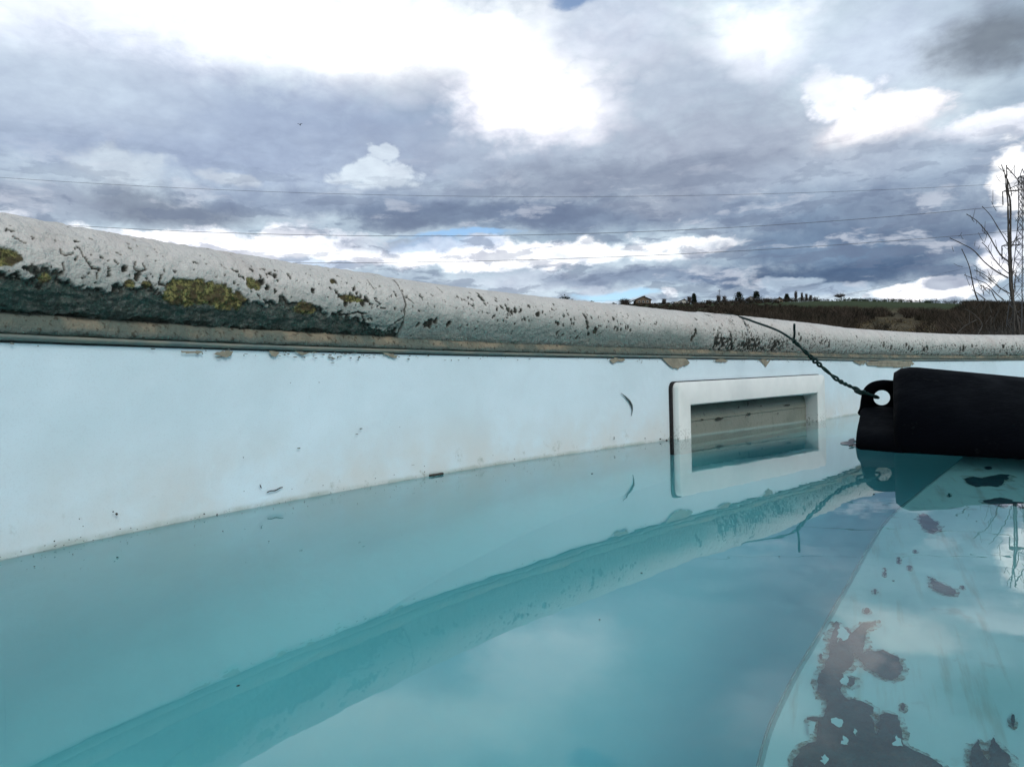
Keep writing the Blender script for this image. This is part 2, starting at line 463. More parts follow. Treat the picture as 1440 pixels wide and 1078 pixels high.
CHIPS= [(0.006, 41.0, 1.18), (0.05, 42.0, 1.3), (0.072, 6.0, 2.7), (0.064, 12.0, 1.77), (0.212, 14.0, 1.73), (0.236, 16.0, 1.79), (0.238, 11.0, 2.09), (0.256, 24.0, 2.46), (0.258, 18.0, 1.84), (0.25, 9.0, 3.04), (0.258, 11.0, 3.07), (0.266, 12.0, 3.11), (0.244, 2.0, 2.41), (0.262, 4.0, 2.47), (0.238, 32.0, 2.4), (0.33, -21.0, 2.03), (0.34, -21.0, 2.74), (0.346, -19.0, 4.14), (0.352, -14.0, 3.47), (0.37, -16.0, 2.84), (0.302, -49.0, 3.29), (0.016, -14.0, 2.39), (0.042, -59.0, 1.29), (0.012, -12.0, 1.97), (0.16, 33.0, 1.6), (0.172, 36.0, 1.63), (0.176, 30.0, 2.18), (0.18, 29.0, 2.2), (0.166, 25.0, 2.14), (0.188, 40.0, 1.67), (0.194, 34.0, 1.4), (0.17, 11.0, 2.15), (0.166, 19.0, 3.21), (0.388, 34.0, 1.45), (0.392, 29.0, 1.09), (0.412, 49.0, 1.5), (0.404, 35.0, 1.48), (0.408, 31.0, 1.49), (0.424, 49.0, 1.9), (0.424, 39.0, 2.65), (0.426, 33.0, 1.9), (0.426, 23.0, 2.65), (0.448, 42.0, 1.56), (0.446, 35.0, 1.94), (0.442, 17.0, 1.92), (0.45, 23.0, 1.94), (0.458, 26.0, 1.57), (0.46, 17.0, 3.53), (0.464, 14.0, 2.36), (0.472, 18.0, 3.17), (0.48, 19.0, 2.4), (0.48, 27.0, 1.6), (0.498, 30.0, 2.04), (0.498, 50.0, 2.05), (0.468, 42.0, 1.59), (0.51, 16.0, 2.47), (0.518, 20.0, 1.66), (0.544, 42.0, 1.71), (0.484, 4.0, 2.0), (0.45, -4.0, 1.55), (0.468, -8.0, 1.58), (0.554, 14.0, 1.71), (0.562, 20.0, 1.73), (0.566, 9.0, 2.17), (0.566, 1.0, 1.73), (0.57, 1.0, 1.74), (0.538, 3.0, 1.69), (0.542, -1.0, 2.37), (0.594, 18.0, 3.11), (0.596, 3.0, 3.11), (0.596, 0.0, 3.56), (0.606, 17.0, 1.8), (0.62, 19.0, 1.82), (0.652, 18.0, 2.15), (0.638, 11.0, 1.84), (0.612, -10.0, 2.71), (0.634, -2.0, 1.84), (0.652, -1.0, 1.86), (0.542, -22.0, 3.4), (0.6, -18.0, 1.79), (0.552, -24.0, 2.57), (0.506, 14.0, 1.64), (0.504, 28.0, 1.23), (0.492, 0.0, 1.21), (0.48, 1.0, 1.2), (0.584, -19.0, 1.76), (0.568, -28.0, 2.61), (0.58, -27.0, 2.64), (0.65, 18.0, 2.33), (0.65, -1.0, 2.79), (0.656, -5.0, 2.81), (0.674, 0.0, 2.85), (0.678, 0.0, 2.86), (0.684, -5.0, 2.87), (0.664, -4.0, 1.88), (0.854, 36.0, 2.72), (0.842, 0.0, 4.84), (0.84, -7.0, 4.3), (0.902, 6.0, 3.36), (0.902, -4.0, 4.48), (0.94, -2.0, 4.6), (0.834, -16.0, 4.29), (0.712, 33.0, 1.28), (0.948, 34.0, 2.32), (1.178, 11.0, 3.32), (1.182, -2.0, 4.65), (1.202, -8.0, 2.69), (1.234, -1.0, 4.1), (1.274, -5.0, 4.2), (1.312, -13.0, 7.14), (1.292, -6.0, 5.65), (1.488, 21.0, 3.13), (1.556, -18.0, 4.04), (1.618, -5.0, 4.97), (1.658, -14.0, 6.74), (1.74, -1.0, 5.22), (1.754, -16.0, 5.25), (1.774, -20.0, 5.3), (1.836, -15.0, 7.23), (1.854, -9.0, 5.45), (2.006, 3.0, 5.74), (2.056, -12.0, 7.78), (2.064, -4.0, 5.85), (2.098, 2.0, 3.94), (2.25, 2.0, 4.1), (2.04, -20.0, 5.81)]
PATCH= [[(0.108, 0.1067), (0.116, 0.1062), (0.124, 0.1064), (0.124, 0.1055), (0.114, 0.1051), (0.108, 0.1054)], [(0.132, 0.1055), (0.138, 0.1067), (0.144, 0.1078), (0.148, 0.1072), (0.146, 0.1043), (0.142, 0.1028), (0.138, 0.1042)], [(0.178, 0.1079), (0.188, 0.1076), (0.184, 0.104), (0.18, 0.1054)], [(0.292, 0.1094), (0.302, 0.1086), (0.312, 0.107), (0.31, 0.1051), (0.3, 0.1065)], [(0.652, 0.1066), (0.66, 0.1072), (0.686, 0.1062), (0.672, 0.1044), (0.658, 0.1026)], [(0.772, 0.1099), (0.796, 0.1101), (0.828, 0.1094), (0.842, 0.1026), (0.824, 0.0986), (0.806, 0.0953), (0.794, 0.0972), (0.782, 0.1034)], [(0.91, 0.1063), (0.938, 0.1085), (0.95, 0.1064), (0.93, 0.1032)], [(1.04, 0.1107), (1.09, 0.1099), (1.08, 0.1046), (1.07, 0.0966), (1.062, 0.1023)], [(0.202, 0.1079), (0.216, 0.1079), (0.224, 0.1075), (0.208, 0.1067)], [(1.488, 0.1076), (1.576, 0.1085), (1.686, 0.1063), (1.804, 0.103), (1.784, 0.099), (1.668, 0.104), (1.586, 0.1017), (1.54, 0.1033)], [(0.676, 0.0651), (0.688, 0.0595), (0.698, 0.053), (0.7, 0.0467), (0.698, 0.037), (0.694, 0.0372), (0.696, 0.046), (0.692, 0.0514), (0.684, 0.0579)]]
SPECK= [(0.062, 0.0125, 2.2), (0.06, 0.0141, 1.4), (0.026, 0.0043, 1.3), (0.122, 0.0026, 1.6), (0.132, 0.0005, 1.5), (0.064, 0.0036, 1), (0.168, 0.0144, 1.3), (0.154, 0.0355, 1.2), (0.196, 0.0087, 1), (0.282, 0.0061, 1), (0.304, 0.0065, 1), (0.342, 0.0047, 1.2), (0.342, 0.0098, 1), (0.658, 0.0123, 1.3), (0.726, 0.0066, 1.2), (0.788, 0.0041, 2), (0.778, 0.0001, 2.5), (0.762, 0.0032, 1.6), (0.838, 0.0027, 2), (0.832, 0.0266, 1), (2.302, 0.0322, 1.5), (0.226, 0.0074, 1), (0.154, 0.0128, 0.8), (0.04, 0.0135, 1), (0.042, 0.0092, 1), (0.034, 0.0034, 1), (0.658, 0.0106, 1.2), (0.474, 0.0035, 1), (0.44, 0.0102, 0.8), (0.388, 0.015, 0.8), (0.312, 0.0463, 0.7)]
STAINS= [[(0.155, 0.3663), (0.1554, 0.3644), (0.1542, 0.3601), (0.1566, 0.3571), (0.1563, 0.3528), (0.1604, 0.3565), (0.1666, 0.3626), (0.1701, 0.3621), (0.1734, 0.3643), (0.171, 0.3592), (0.1663, 0.3564), (0.1616, 0.3503), (0.1573, 0.3413), (0.1524, 0.333), (0.1556, 0.3347), (0.1585, 0.3335), (0.1621, 0.3344), (0.1633, 0.3305), (0.1648, 0.3266), (0.163, 0.3213), (0.1613, 0.3155), (0.1564, 0.3105), (0.1531, 0.3091), (0.151, 0.3113), (0.1491, 0.3168), (0.1477, 0.3223), (0.1488, 0.3306), (0.1485, 0.3336), (0.1463, 0.3281), (0.1433, 0.323), (0.1397, 0.3195), (0.1361, 0.3174), (0.1379, 0.3139), (0.1398, 0.313), (0.1376, 0.3084), (0.1351, 0.3063), (0.1331, 0.309), (0.1302, 0.3047), (0.13, 0.2978), (0.1326, 0.298), (0.1354, 0.2948), (0.1371, 0.2913), (0.1349, 0.2874), (0.1333, 0.2866), (0.1302, 0.2752), (0.1367, 0.2861), (0.1396, 0.2872), (0.1433, 0.2851), (0.1401, 0.2766), (0.1364, 0.2678), (0.1379, 0.2649), (0.1404, 0.2615), (0.1431, 0.2557), (0.1394, 0.2483), (0.092, 0.2547), (0.0963, 0.2654), (0.1018, 0.2717), (0.1079, 0.274), (0.1131, 0.2853), (0.1095, 0.2868), (0.11, 0.2882), (0.1162, 0.2879), (0.121, 0.2957), (0.1221, 0.2989), (0.1204, 0.3003), (0.1223, 0.3081), (0.1266, 0.3175), (0.1322, 0.3246), (0.1383, 0.3351), (0.1423, 0.3436), (0.1486, 0.3557)], [(0.2953, 0.551), (0.3025, 0.5585), (0.3015, 0.5498), (0.2964, 0.5286), (0.2853, 0.508), (0.2764, 0.5003), (0.2781, 0.5118), (0.285, 0.5308)], [(0.2303, 0.4185), (0.2275, 0.4118), (0.2292, 0.4059), (0.2295, 0.3939), (0.2251, 0.3876), (0.222, 0.3902), (0.2204, 0.3968), (0.2238, 0.4069)], [(0.4145, 0.694), (0.4301, 0.7066), (0.4312, 0.6955), (0.45, 0.7075), (0.462, 0.7161), (0.4664, 0.7093), (0.4501, 0.6858), (0.4277, 0.6609), (0.4149, 0.648), (0.412, 0.6551), (0.4003, 0.6531), (0.4051, 0.6758)], [(0.369, 0.5946), (0.3764, 0.5967), (0.3891, 0.6037), (0.3907, 0.5936), (0.3881, 0.5848), (0.3935, 0.5822), (0.3775, 0.5587), (0.3783, 0.575), (0.368, 0.5672), (0.3648, 0.5848)], [(0.1533, 0.2566), (0.1575, 0.2627), (0.1625, 0.267), (0.1599, 0.261), (0.1587, 0.2557), (0.1643, 0.2631), (0.168, 0.2675), (0.1666, 0.2613), (0.1672, 0.257), (0.161, 0.2476), (0.149, 0.2496)], [(0.2271, 0.4329), (0.2252, 0.4299), (0.2239, 0.4287), (0.224, 0.4301), (0.2253, 0.4332), (0.2272, 0.4362), (0.2285, 0.4374), (0.2285, 0.436)], [(0.1908, 0.3994), (0.1893, 0.3967), (0.1882, 0.3957), (0.1882, 0.3969), (0.1893, 0.3996), (0.1908, 0.4023), (0.1919, 0.4033), (0.1919, 0.4021)], [(0.2464, 0.4629), (0.2448, 0.4605), (0.2437, 0.4595), (0.2437, 0.4607), (0.2448, 0.4632), (0.2464, 0.4657), (0.2475, 0.4667), (0.2475, 0.4655)], [(0.2099, 0.4281), (0.207, 0.4227), (0.2055, 0.4205), (0.2062, 0.4228), (0.2087, 0.4283), (0.2117, 0.4339), (0.2133, 0.4362), (0.2126, 0.4338)], [(0.2283, 0.4475), (0.2257, 0.4429), (0.2243, 0.4411), (0.2248, 0.4431), (0.227, 0.4477), (0.2296, 0.4524), (0.2311, 0.4543), (0.2305, 0.4523)], [(0.2364, 0.3979), (0.235, 0.3959), (0.2339, 0.3952), (0.2338, 0.3961), (0.2348, 0.3982), (0.2362, 0.4002), (0.2373, 0.4009), (0.2374, 0.3999)], [(0.4787, 0.7552), (0.4728, 0.7475), (0.4687, 0.7447), (0.4687, 0.7485), (0.4728, 0.7567), (0.4788, 0.7646), (0.4831, 0.7675), (0.483, 0.7635)], [(0.3583, 0.6197), (0.3543, 0.6134), (0.3521, 0.611), (0.3529, 0.6137), (0.3562, 0.6201), (0.3603, 0.6265), (0.3626, 0.6291), (0.3617, 0.6262)], [(0.1484, 0.2898), (0.1473, 0.288), (0.1464, 0.2874), (0.1463, 0.2882), (0.147, 0.29), (0.1482, 0.2918), (0.1491, 0.2924), (0.1492, 0.2916)], [(0.1759, 0.3757), (0.1744, 0.3733), (0.1729, 0.3724), (0.1724, 0.3736), (0.1732, 0.3761), (0.1748, 0.3786), (0.1762, 0.3795), (0.1767, 0.3783)], [(0.1811, 0.2753), (0.1791, 0.2726), (0.1778, 0.2716), (0.1781, 0.2728), (0.1796, 0.2755), (0.1817, 0.2783), (0.183, 0.2793), (0.1828, 0.2781)], [(0.1342, 0.3324), (0.1333, 0.3306), (0.1325, 0.3299), (0.1324, 0.3307), (0.133, 0.3326), (0.1339, 0.3344), (0.1347, 0.3351), (0.1348, 0.3343)]]
ISLE= [[(0.1183, 0.2856), (0.1204, 0.2858), (0.1218, 0.2841), (0.1189, 0.2796), (0.1178, 0.2812), (0.1171, 0.2828)], [(0.1238, 0.2785), (0.124, 0.277), (0.1222, 0.274), (0.1223, 0.2763)], [(0.118, 0.275), (0.1188, 0.2722), (0.1173, 0.2696), (0.1151, 0.2704)], [(0.1073, 0.2657), (0.108, 0.2635), (0.105, 0.2602), (0.1046, 0.2627)], [(0.1362, 0.2724), (0.1365, 0.2696), (0.1353, 0.2662), (0.1321, 0.2671)], [(0.136, 0.3155), (0.1368, 0.3116), (0.1339, 0.3065), (0.132, 0.308)], [(0.1099, 0.2847), (0.1119, 0.284), (0.1085, 0.2763), (0.1069, 0.2774), (0.1073, 0.2812)], [(0.1542, 0.3601), (0.1548, 0.3548), (0.1541, 0.3499), (0.1487, 0.3442), (0.1486, 0.3474), (0.1457, 0.3431), (0.1506, 0.3554)]]
EDGE= [(0.0832, 0.266), (0.1102, 0.3109), (0.1454, 0.3613), (0.1892, 0.4266), (0.2669, 0.5433), (0.3561, 0.6568), (0.5048, 0.8471)]

# ------------------------------------------------------------------ terrain
def terrain(x, y):
    x, y = np.asarray(x, float), np.asarray(y, float)
    Yk = [-10, 0, 3, 20, 60, 100, 150, 200, 250, 300, 350, 400, 430, 470, 540, 800, 6000]
    Zk = [.12, .12, .115, .11, .6, 3, 7, 12.5, 19, 26, 33, 38.8, 41.6, 43.5, 42, 36, 30]
    z = np.interp(y, Yk, Zk)
    az_ = np.arctan2(x, np.maximum(y, 1e-3))
    k = np.interp(az_, [0, .06, .12, .42, .5, .6, .8], [1.13, 1.1, 1.0, 1.0, .96, .88, .84])
    far = sstep(60, 300, y)
    z = z * (1 + (k - 1) * far)
    z = z + far * (fbm(x / 40, y / 40, 4, 5) * 3.0) * sstep(460, 330, y) + far * fbm(x / 90, y / 90, 2, 9) * 1.2
    return z


CX, CY = .8, -.8
ring0 = wall_pt(ARC[:-1], -.020, .105)
dirs = ring0[:, :2] - np.array([CX, CY])
r0 = np.linalg.norm(dirs, axis=1)
dirs = dirs / r0[:, None]
rr = np.concatenate([[0, .02, .06, .12, .25, .5, 1, 2, 4, 8, 14, 22, 34, 50], np.arange(65, 520, 9), [560, 640, 800, 1200, 2000, 3500, 6000]])
nr = len(rr)
GX = CX + dirs[:, 0:1] * (r0[:, None] + rr[None])
GY = CY + dirs[:, 1:2] * (r0[:, None] + rr[None])
GZ = terrain(GX, GY)
GZ[:, 0] = .106
near = (rr < 30)[None] & (rr > 0.1)[None]
GZ = GZ + near * fbm(GX * 4, GY * 4, 4, 3) * .02
G3 = np.stack([GX, GY, GZ], -1)
G3 = np.concatenate([G3, G3[:1]], 0)
gm, g = mat('ground_soil', 0.95, spec=0.1)
nz = g.noise(g.obj, 0.035, 6, 0.6)
nz2 = g.noise(g.obj, 0.6, 6, 0.65)
cc = g.mix(g.ramp(nz, .42, .6), srgb(74, 66, 48), srgb(112, 98, 74))
cc = g.mix(g.ramp(nz2, .35, .7), cc, srgb(48, 46, 32))
sx = g.n('ShaderNodeSeparateXYZ', None, i0=g.obj)
wob = g.math('MULTIPLY', g.math('SUBTRACT', nz, .5), 60.0)
yy = g.math('ADD', sx.outputs[1], wob)
field = g.ramp(yy, 290, 315)
cc = g.mix(field, cc, g.mix(g.ramp(nz2, .3, .7), srgb(46, 58, 32), srgb(60, 68, 40)))
g.link(cc, g.b.inputs['Base Color'])
tag(link_mesh('ground', from_np('ground', G3.reshape(-1, 3), grid_faces(len(G3), nr)), gm, smooth=True), kind='structure')

# ------------------------------------------------------------------ pool shell
SK_S0, SK_S1 = .794, 1.31
pl_, pr_ = wall_pt(SK_S0, 0, 0), wall_pt(SK_S1, 0, 0)
E = (pr_ - pl_) / np.linalg.norm(pr_ - pl_)
N = np.array([E[1], -E[0], 0])
SKL = .4935
U0, U1, ZO0, ZO1 = 0.0298, 0.4599, -.118, .0475
ZF0, ZF1 = -.175, .0795
PROUD = .0127


def sk(u, n, z):
    q = pl_ + E * u + N * n
    return (q[0], q[1], z + (u - .25) * .012)

liner, g = mat('pool_liner_wall', 0.42, spec=0.45)
sx = g.n('ShaderNodeSeparateXYZ', None, i0=g.obj)
n1 = g.noise(g.obj, 9, 5, .6)
n2 = g.noise(g.obj, 70, 5, .65)
zz = g.math('ADD', sx.outputs[2], g.math('MULTIPLY', g.math('SUBTRACT', n2, .5), .004))
dry = g.mix(g.ramp(n1, .35, .7), (.70, .82, .855), (.64, .755, .78))
# yellowish scum tide mark just above the water, speckled with algae
dry = g.mix(g.math('MULTIPLY', g.ramp(zz, .07, .0), g.ramp(n1, .3, .65)), dry, (.68, .68, .635))
dry = g.mix(g.math('MULTIPLY', g.ramp(zz, .03, .0), g.ramp(n2, .58, .74)), dry, (.40, .42, .36))
dry = g.mix(g.math('MULTIPLY', g.ramp(zz, .0045, .0005), g.ramp(g.noise(g.obj, 28, 5, .65), .35, .6, .25, .8)), dry, (.40, .44, .38))
fine = g.noise(g.obj, 900, 2, .6)
dry = g.mix(g.math('MULTIPLY', g.ramp(fine, .52, .68), .16), dry, (.50, .56, .56))
wet = g.mix(g.ramp(n1, .3, .7), (.36, .70, .72), (.31, .63, .66))
g.link(g.mix(g.ramp(zz, -.006, -.001), wet, dry), g.b.inputs['Base Color'])
wv_ = g.n('ShaderNodeTexWave', dict(wave_type='BANDS', bands_direction='Z'), Scale=160.0, Distortion=3.0, Detail=2.0, Detail_Scale=6.0)
g.link(g.obj, wv_.inputs['Vector'])
hh = g.math('ADD', g.math('MULTIPLY', wv_.outputs['Fac'], .02), g.math('MULTIPLY', n2, .8))
hh = g.math('ADD', hh, g.math('MULTIPLY', g.noise(g.obj, 14, 3, .5), 5.0))
bump(g, hh, .0007, .8)

s_arr = np.unique(np.r_[np.arange(0, 2.4, .012), np.arange(2.4, LEN, .05), LEN])
zrow = np.array([-.272, -.2715, -.270, -.266, -.258, -.248, -.236, -.222, -.210, -.19, -.18, ZO0, -.09, -.05, -.02, 0, .02, ZO1, .055, .075, .09, .1, .106, .1115])
zrow.sort()
SS, ZZ = np.meshgrid(s_arr, zrow, indexing='ij')
bul = .0018 * np.exp(-((SS - 1.12) / .10) ** 2) * np.exp(-((ZZ - .098) / .008) ** 2) + .0006 * fbm(SS * 12, ZZ * 30, 3, 2) * sstep(.0, .05, ZZ)
cove = np.where(ZZ < -.202, .07 - np.sqrt(np.maximum(.07 ** 2 - (-.202 - np.minimum(ZZ, -.202)) ** 2, 0)), 0)
WV = wall_pt(SS, bul + cove, ZZ)
sm, zm = (SS[:-1, :-1] + SS[1:, 1:]) / 2, (ZZ[:-1, :-1] + ZZ[1:, 1:]) / 2
keep = ~((sm > SK_S0 + U0 - .004) & (sm < SK_S0 + U1 + .012) & (zm > ZO0) & (zm < ZO1))
pool = thing('pool_wall', (.2, 1.0, 0), 'bleached pale blue pool liner wall with tan peeled spots under the coping', 'pool wall')
link_mesh('liner', from_np('liner', WV.reshape(-1, 3), grid_faces(len(s_arr), len(zrow), keep)), liner, pool, smooth=True)

# mortar bed and liner rail under the coping
def strip(name, prof, smat, seed, amp, s0=-.3, s1=2.6, step=.003):
    sa = np.unique(np.r_[np.arange(s0, s1, step), np.arange(s1, LEN + s0, .04), LEN + s0])
    pr = np.array(prof)
    S2, K = np.meshgrid(sa, np.arange(len(pr)), indexing='ij')
    nn, zz_ = pr[K, 0], pr[K, 1]
    d = amp * fbm(S2 * 120, K * 1.3, 4, seed)
    dz = amp * .6 * fbm(S2 * 60, K * .7, 3, seed + 4) * (np.abs(K - (len(pr) - 1) / 2) < (len(pr) / 2 - 1))
    V = wall_pt(S2, nn + d, zz_ + dz)
    return link_mesh(name, from_np(name, V.reshape(-1, 3), grid_faces(len(sa), len(pr))), smat, pool, smooth=True)

mortar, g = mat('mortar', .9, spec=.2)
n1 = g.noise(g.obj, 40, 5, .65)
n2 = g.noise(g.obj, 260, 4, .6)
cc = g.mix(g.ramp(n1, .35, .65), srgb(146, 135, 114), srgb(112, 110, 96))
cc = g.mix(g.ramp(g.noise(g.obj, 18, 4, .6), .42, .58), cc, srgb(98, 106, 96))
sz = g.n('ShaderNodeSeparateXYZ', None, i0=g.obj)
cc = g.mix(g.ramp(g.math('ADD', sz.outputs[2], g.math('MULTIPLY', g.math('SUBTRACT', n1, .5), .008)), .1175, .1145), cc, srgb(98, 106, 98))
cc = g.mix(g.math('MULTIPLY', g.ramp(n2, .56, .66), .7), cc, srgb(60, 52, 40))
g.link(cc, g.b.inputs['Base Color'])
bump(g, g.math('ADD', n2, g.noise(g.obj, 90, 3, .6)), .002)
strip('mortar_bed', [(-.012, .1125), (.0015, .1126), (.0032, .1135), (.0036, .115), (.0032, .117), (.0026, .119), (.0018, .121), (.0, .123), (-.006, .1245)], mortar, 31, .0030)
rail, g = mat('liner_rail', .5)
n1 = g.noise(g.obj, 25, 5, .6)
g.link(g.mix(g.ramp(n1, .35, .65), srgb(96, 112, 108), srgb(128, 128, 114)), g.b.inputs['Base Color'])
strip('liner_rail', [(-.004, .1094), (.0006, .1092), (.0026, .1096), (.0034, .1106), (.0034, .1116), (.0022, .1124), (-.002, .1127)], rail, 12, .0003)
gap = noisy('seam_shadow_paint', (.012, .02, .02), (.03, .035, .03), 60, .8)  # dark strip painted in as the shadow line under the rail
strip('seam_shadow_strip', [(-.003, .1078), (.0005, .1081), (.0007, .1091), (.0003, .1096)], gap, 77, .0005)

# peeled patches: the printed skin of the liner is gone, tan backing shows
peel = noisy('liner_backing', srgb(152, 144, 124), srgb(126, 120, 104), 90, .85, .0004, 400)
def patch_mesh(poly, fn, jag, sub=5, seed=0):
    rnd = random.Random(seed)
    pts = []
    n = len(poly)
    for i in range(n):
        a, b = poly[i], poly[(i + 1) % n]
        L = math.hypot(b[0] - a[0], b[1] - a[1])
        for k in range(sub):
            t = k / sub
            j = jag * L if k else jag * L * .3
            pts.append((a[0] + (b[0] - a[0]) * t + rnd.uniform(-j, j), a[1] + (b[1] - a[1]) * t + rnd.uniform(-j, j)))
    bm = bmesh.new()
    vs = [bm.verts.new(fn(*p)) for p in pts]
    f = bm.faces.new(vs)
    bmesh.ops.triangulate(bm, faces=[f])
    me = bpy.data.meshes.new('patch')
    bm.to_mesh(me)
    bm.free()
    return me

for i, poly in enumerate(PATCH[:10]):
    fn = lambda s, z: tuple(wall_pt(s, .0019 if i != 10 else .0012, z))
    o = link_mesh('peeled_patch', patch_mesh(poly, fn, .10, 6, i), peel if i != 10 else gap, pool)
    if i == 5: o['label'] = 'large tan peeled patch above the skimmer corner'
tr_p = [(.6755, .0655), (.684, .0615), (.693, .0555), (.6985, .0495), (.6995, .0440), (.6975, .0365)]
sp_ = []
for i in range(len(tr_p) - 1):
    for t in np.arange(4) / 4:
        sp_.append((tr_p[i][0] + (tr_p[i + 1][0] - tr_p[i][0]) * t, tr_p[i][1] + (tr_p[i + 1][1] - tr_p[i][1]) * t))
sp_.append(tr_p[-1])
b = MB()
b.tube([tuple(wall_pt(s, .0016, z)) for s, z in sp_], [.0003 + .0011 * math.sin(math.pi * k / (len(sp_) - 1)) ** 1.5 for k in range(len(sp_))], 5)
o = b.build('liner_tear', noisy('tear', (.05, .07, .07), (.09, .11, .10), 200, .8), pool)
o['label'] = 'dark hooked tear in the liner'
# many small nicks along the top edge
nk = MB()
rnd = random.Random(3)
for i in range(210):
    s = rnd.uniform(-.02, 2.3) if i > 60 else rnd.gauss(.24, .05)
    z = .1085 - abs(rnd.gauss(0, .0028)) if rnd.random() < .94 else rnd.uniform(.0, .1)
    a, b = rnd.uniform(.0004, .0022), rnd.uniform(.0002, .0006)
    V = [tuple(wall_pt(s + a * math.cos(t) * rnd.uniform(.6, 1.3), .0018, z + b * math.sin(t) * rnd.uniform(.6, 1.3))) for t in np.arange(7) * 2 * math.pi / 7]
    nk.add(V, [tuple(range(7))])
tag(nk.build('liner_nicks', noisy('nick', srgb(120, 122, 112), srgb(90, 96, 90), 90, .85), pool), kind='stuff')

# ------------------------------------------------------------------ coping: rendered concrete roll, in sections
JS, SEC = .312, .58
def polydist(S2, A2, pts):
    d = np.full(S2.shape, 9.0)
    for (a, b) in zip(pts[:-1], pts[1:]):
        ax, ay, bx, by = a[0], math.radians(a[1]) * RT, b[0], math.radians(b[1]) * RT
        vx, vy = bx - ax, by - ay
        L = vx * vx + vy * vy + 1e-12
        t = np.clip(((S2 - ax) * vx + (A2 - ay) * vy) / L, 0, 1)
        d = np.minimum(d, np.hypot(S2 - ax - t * vx, A2 - ay - t * vy))
    return d

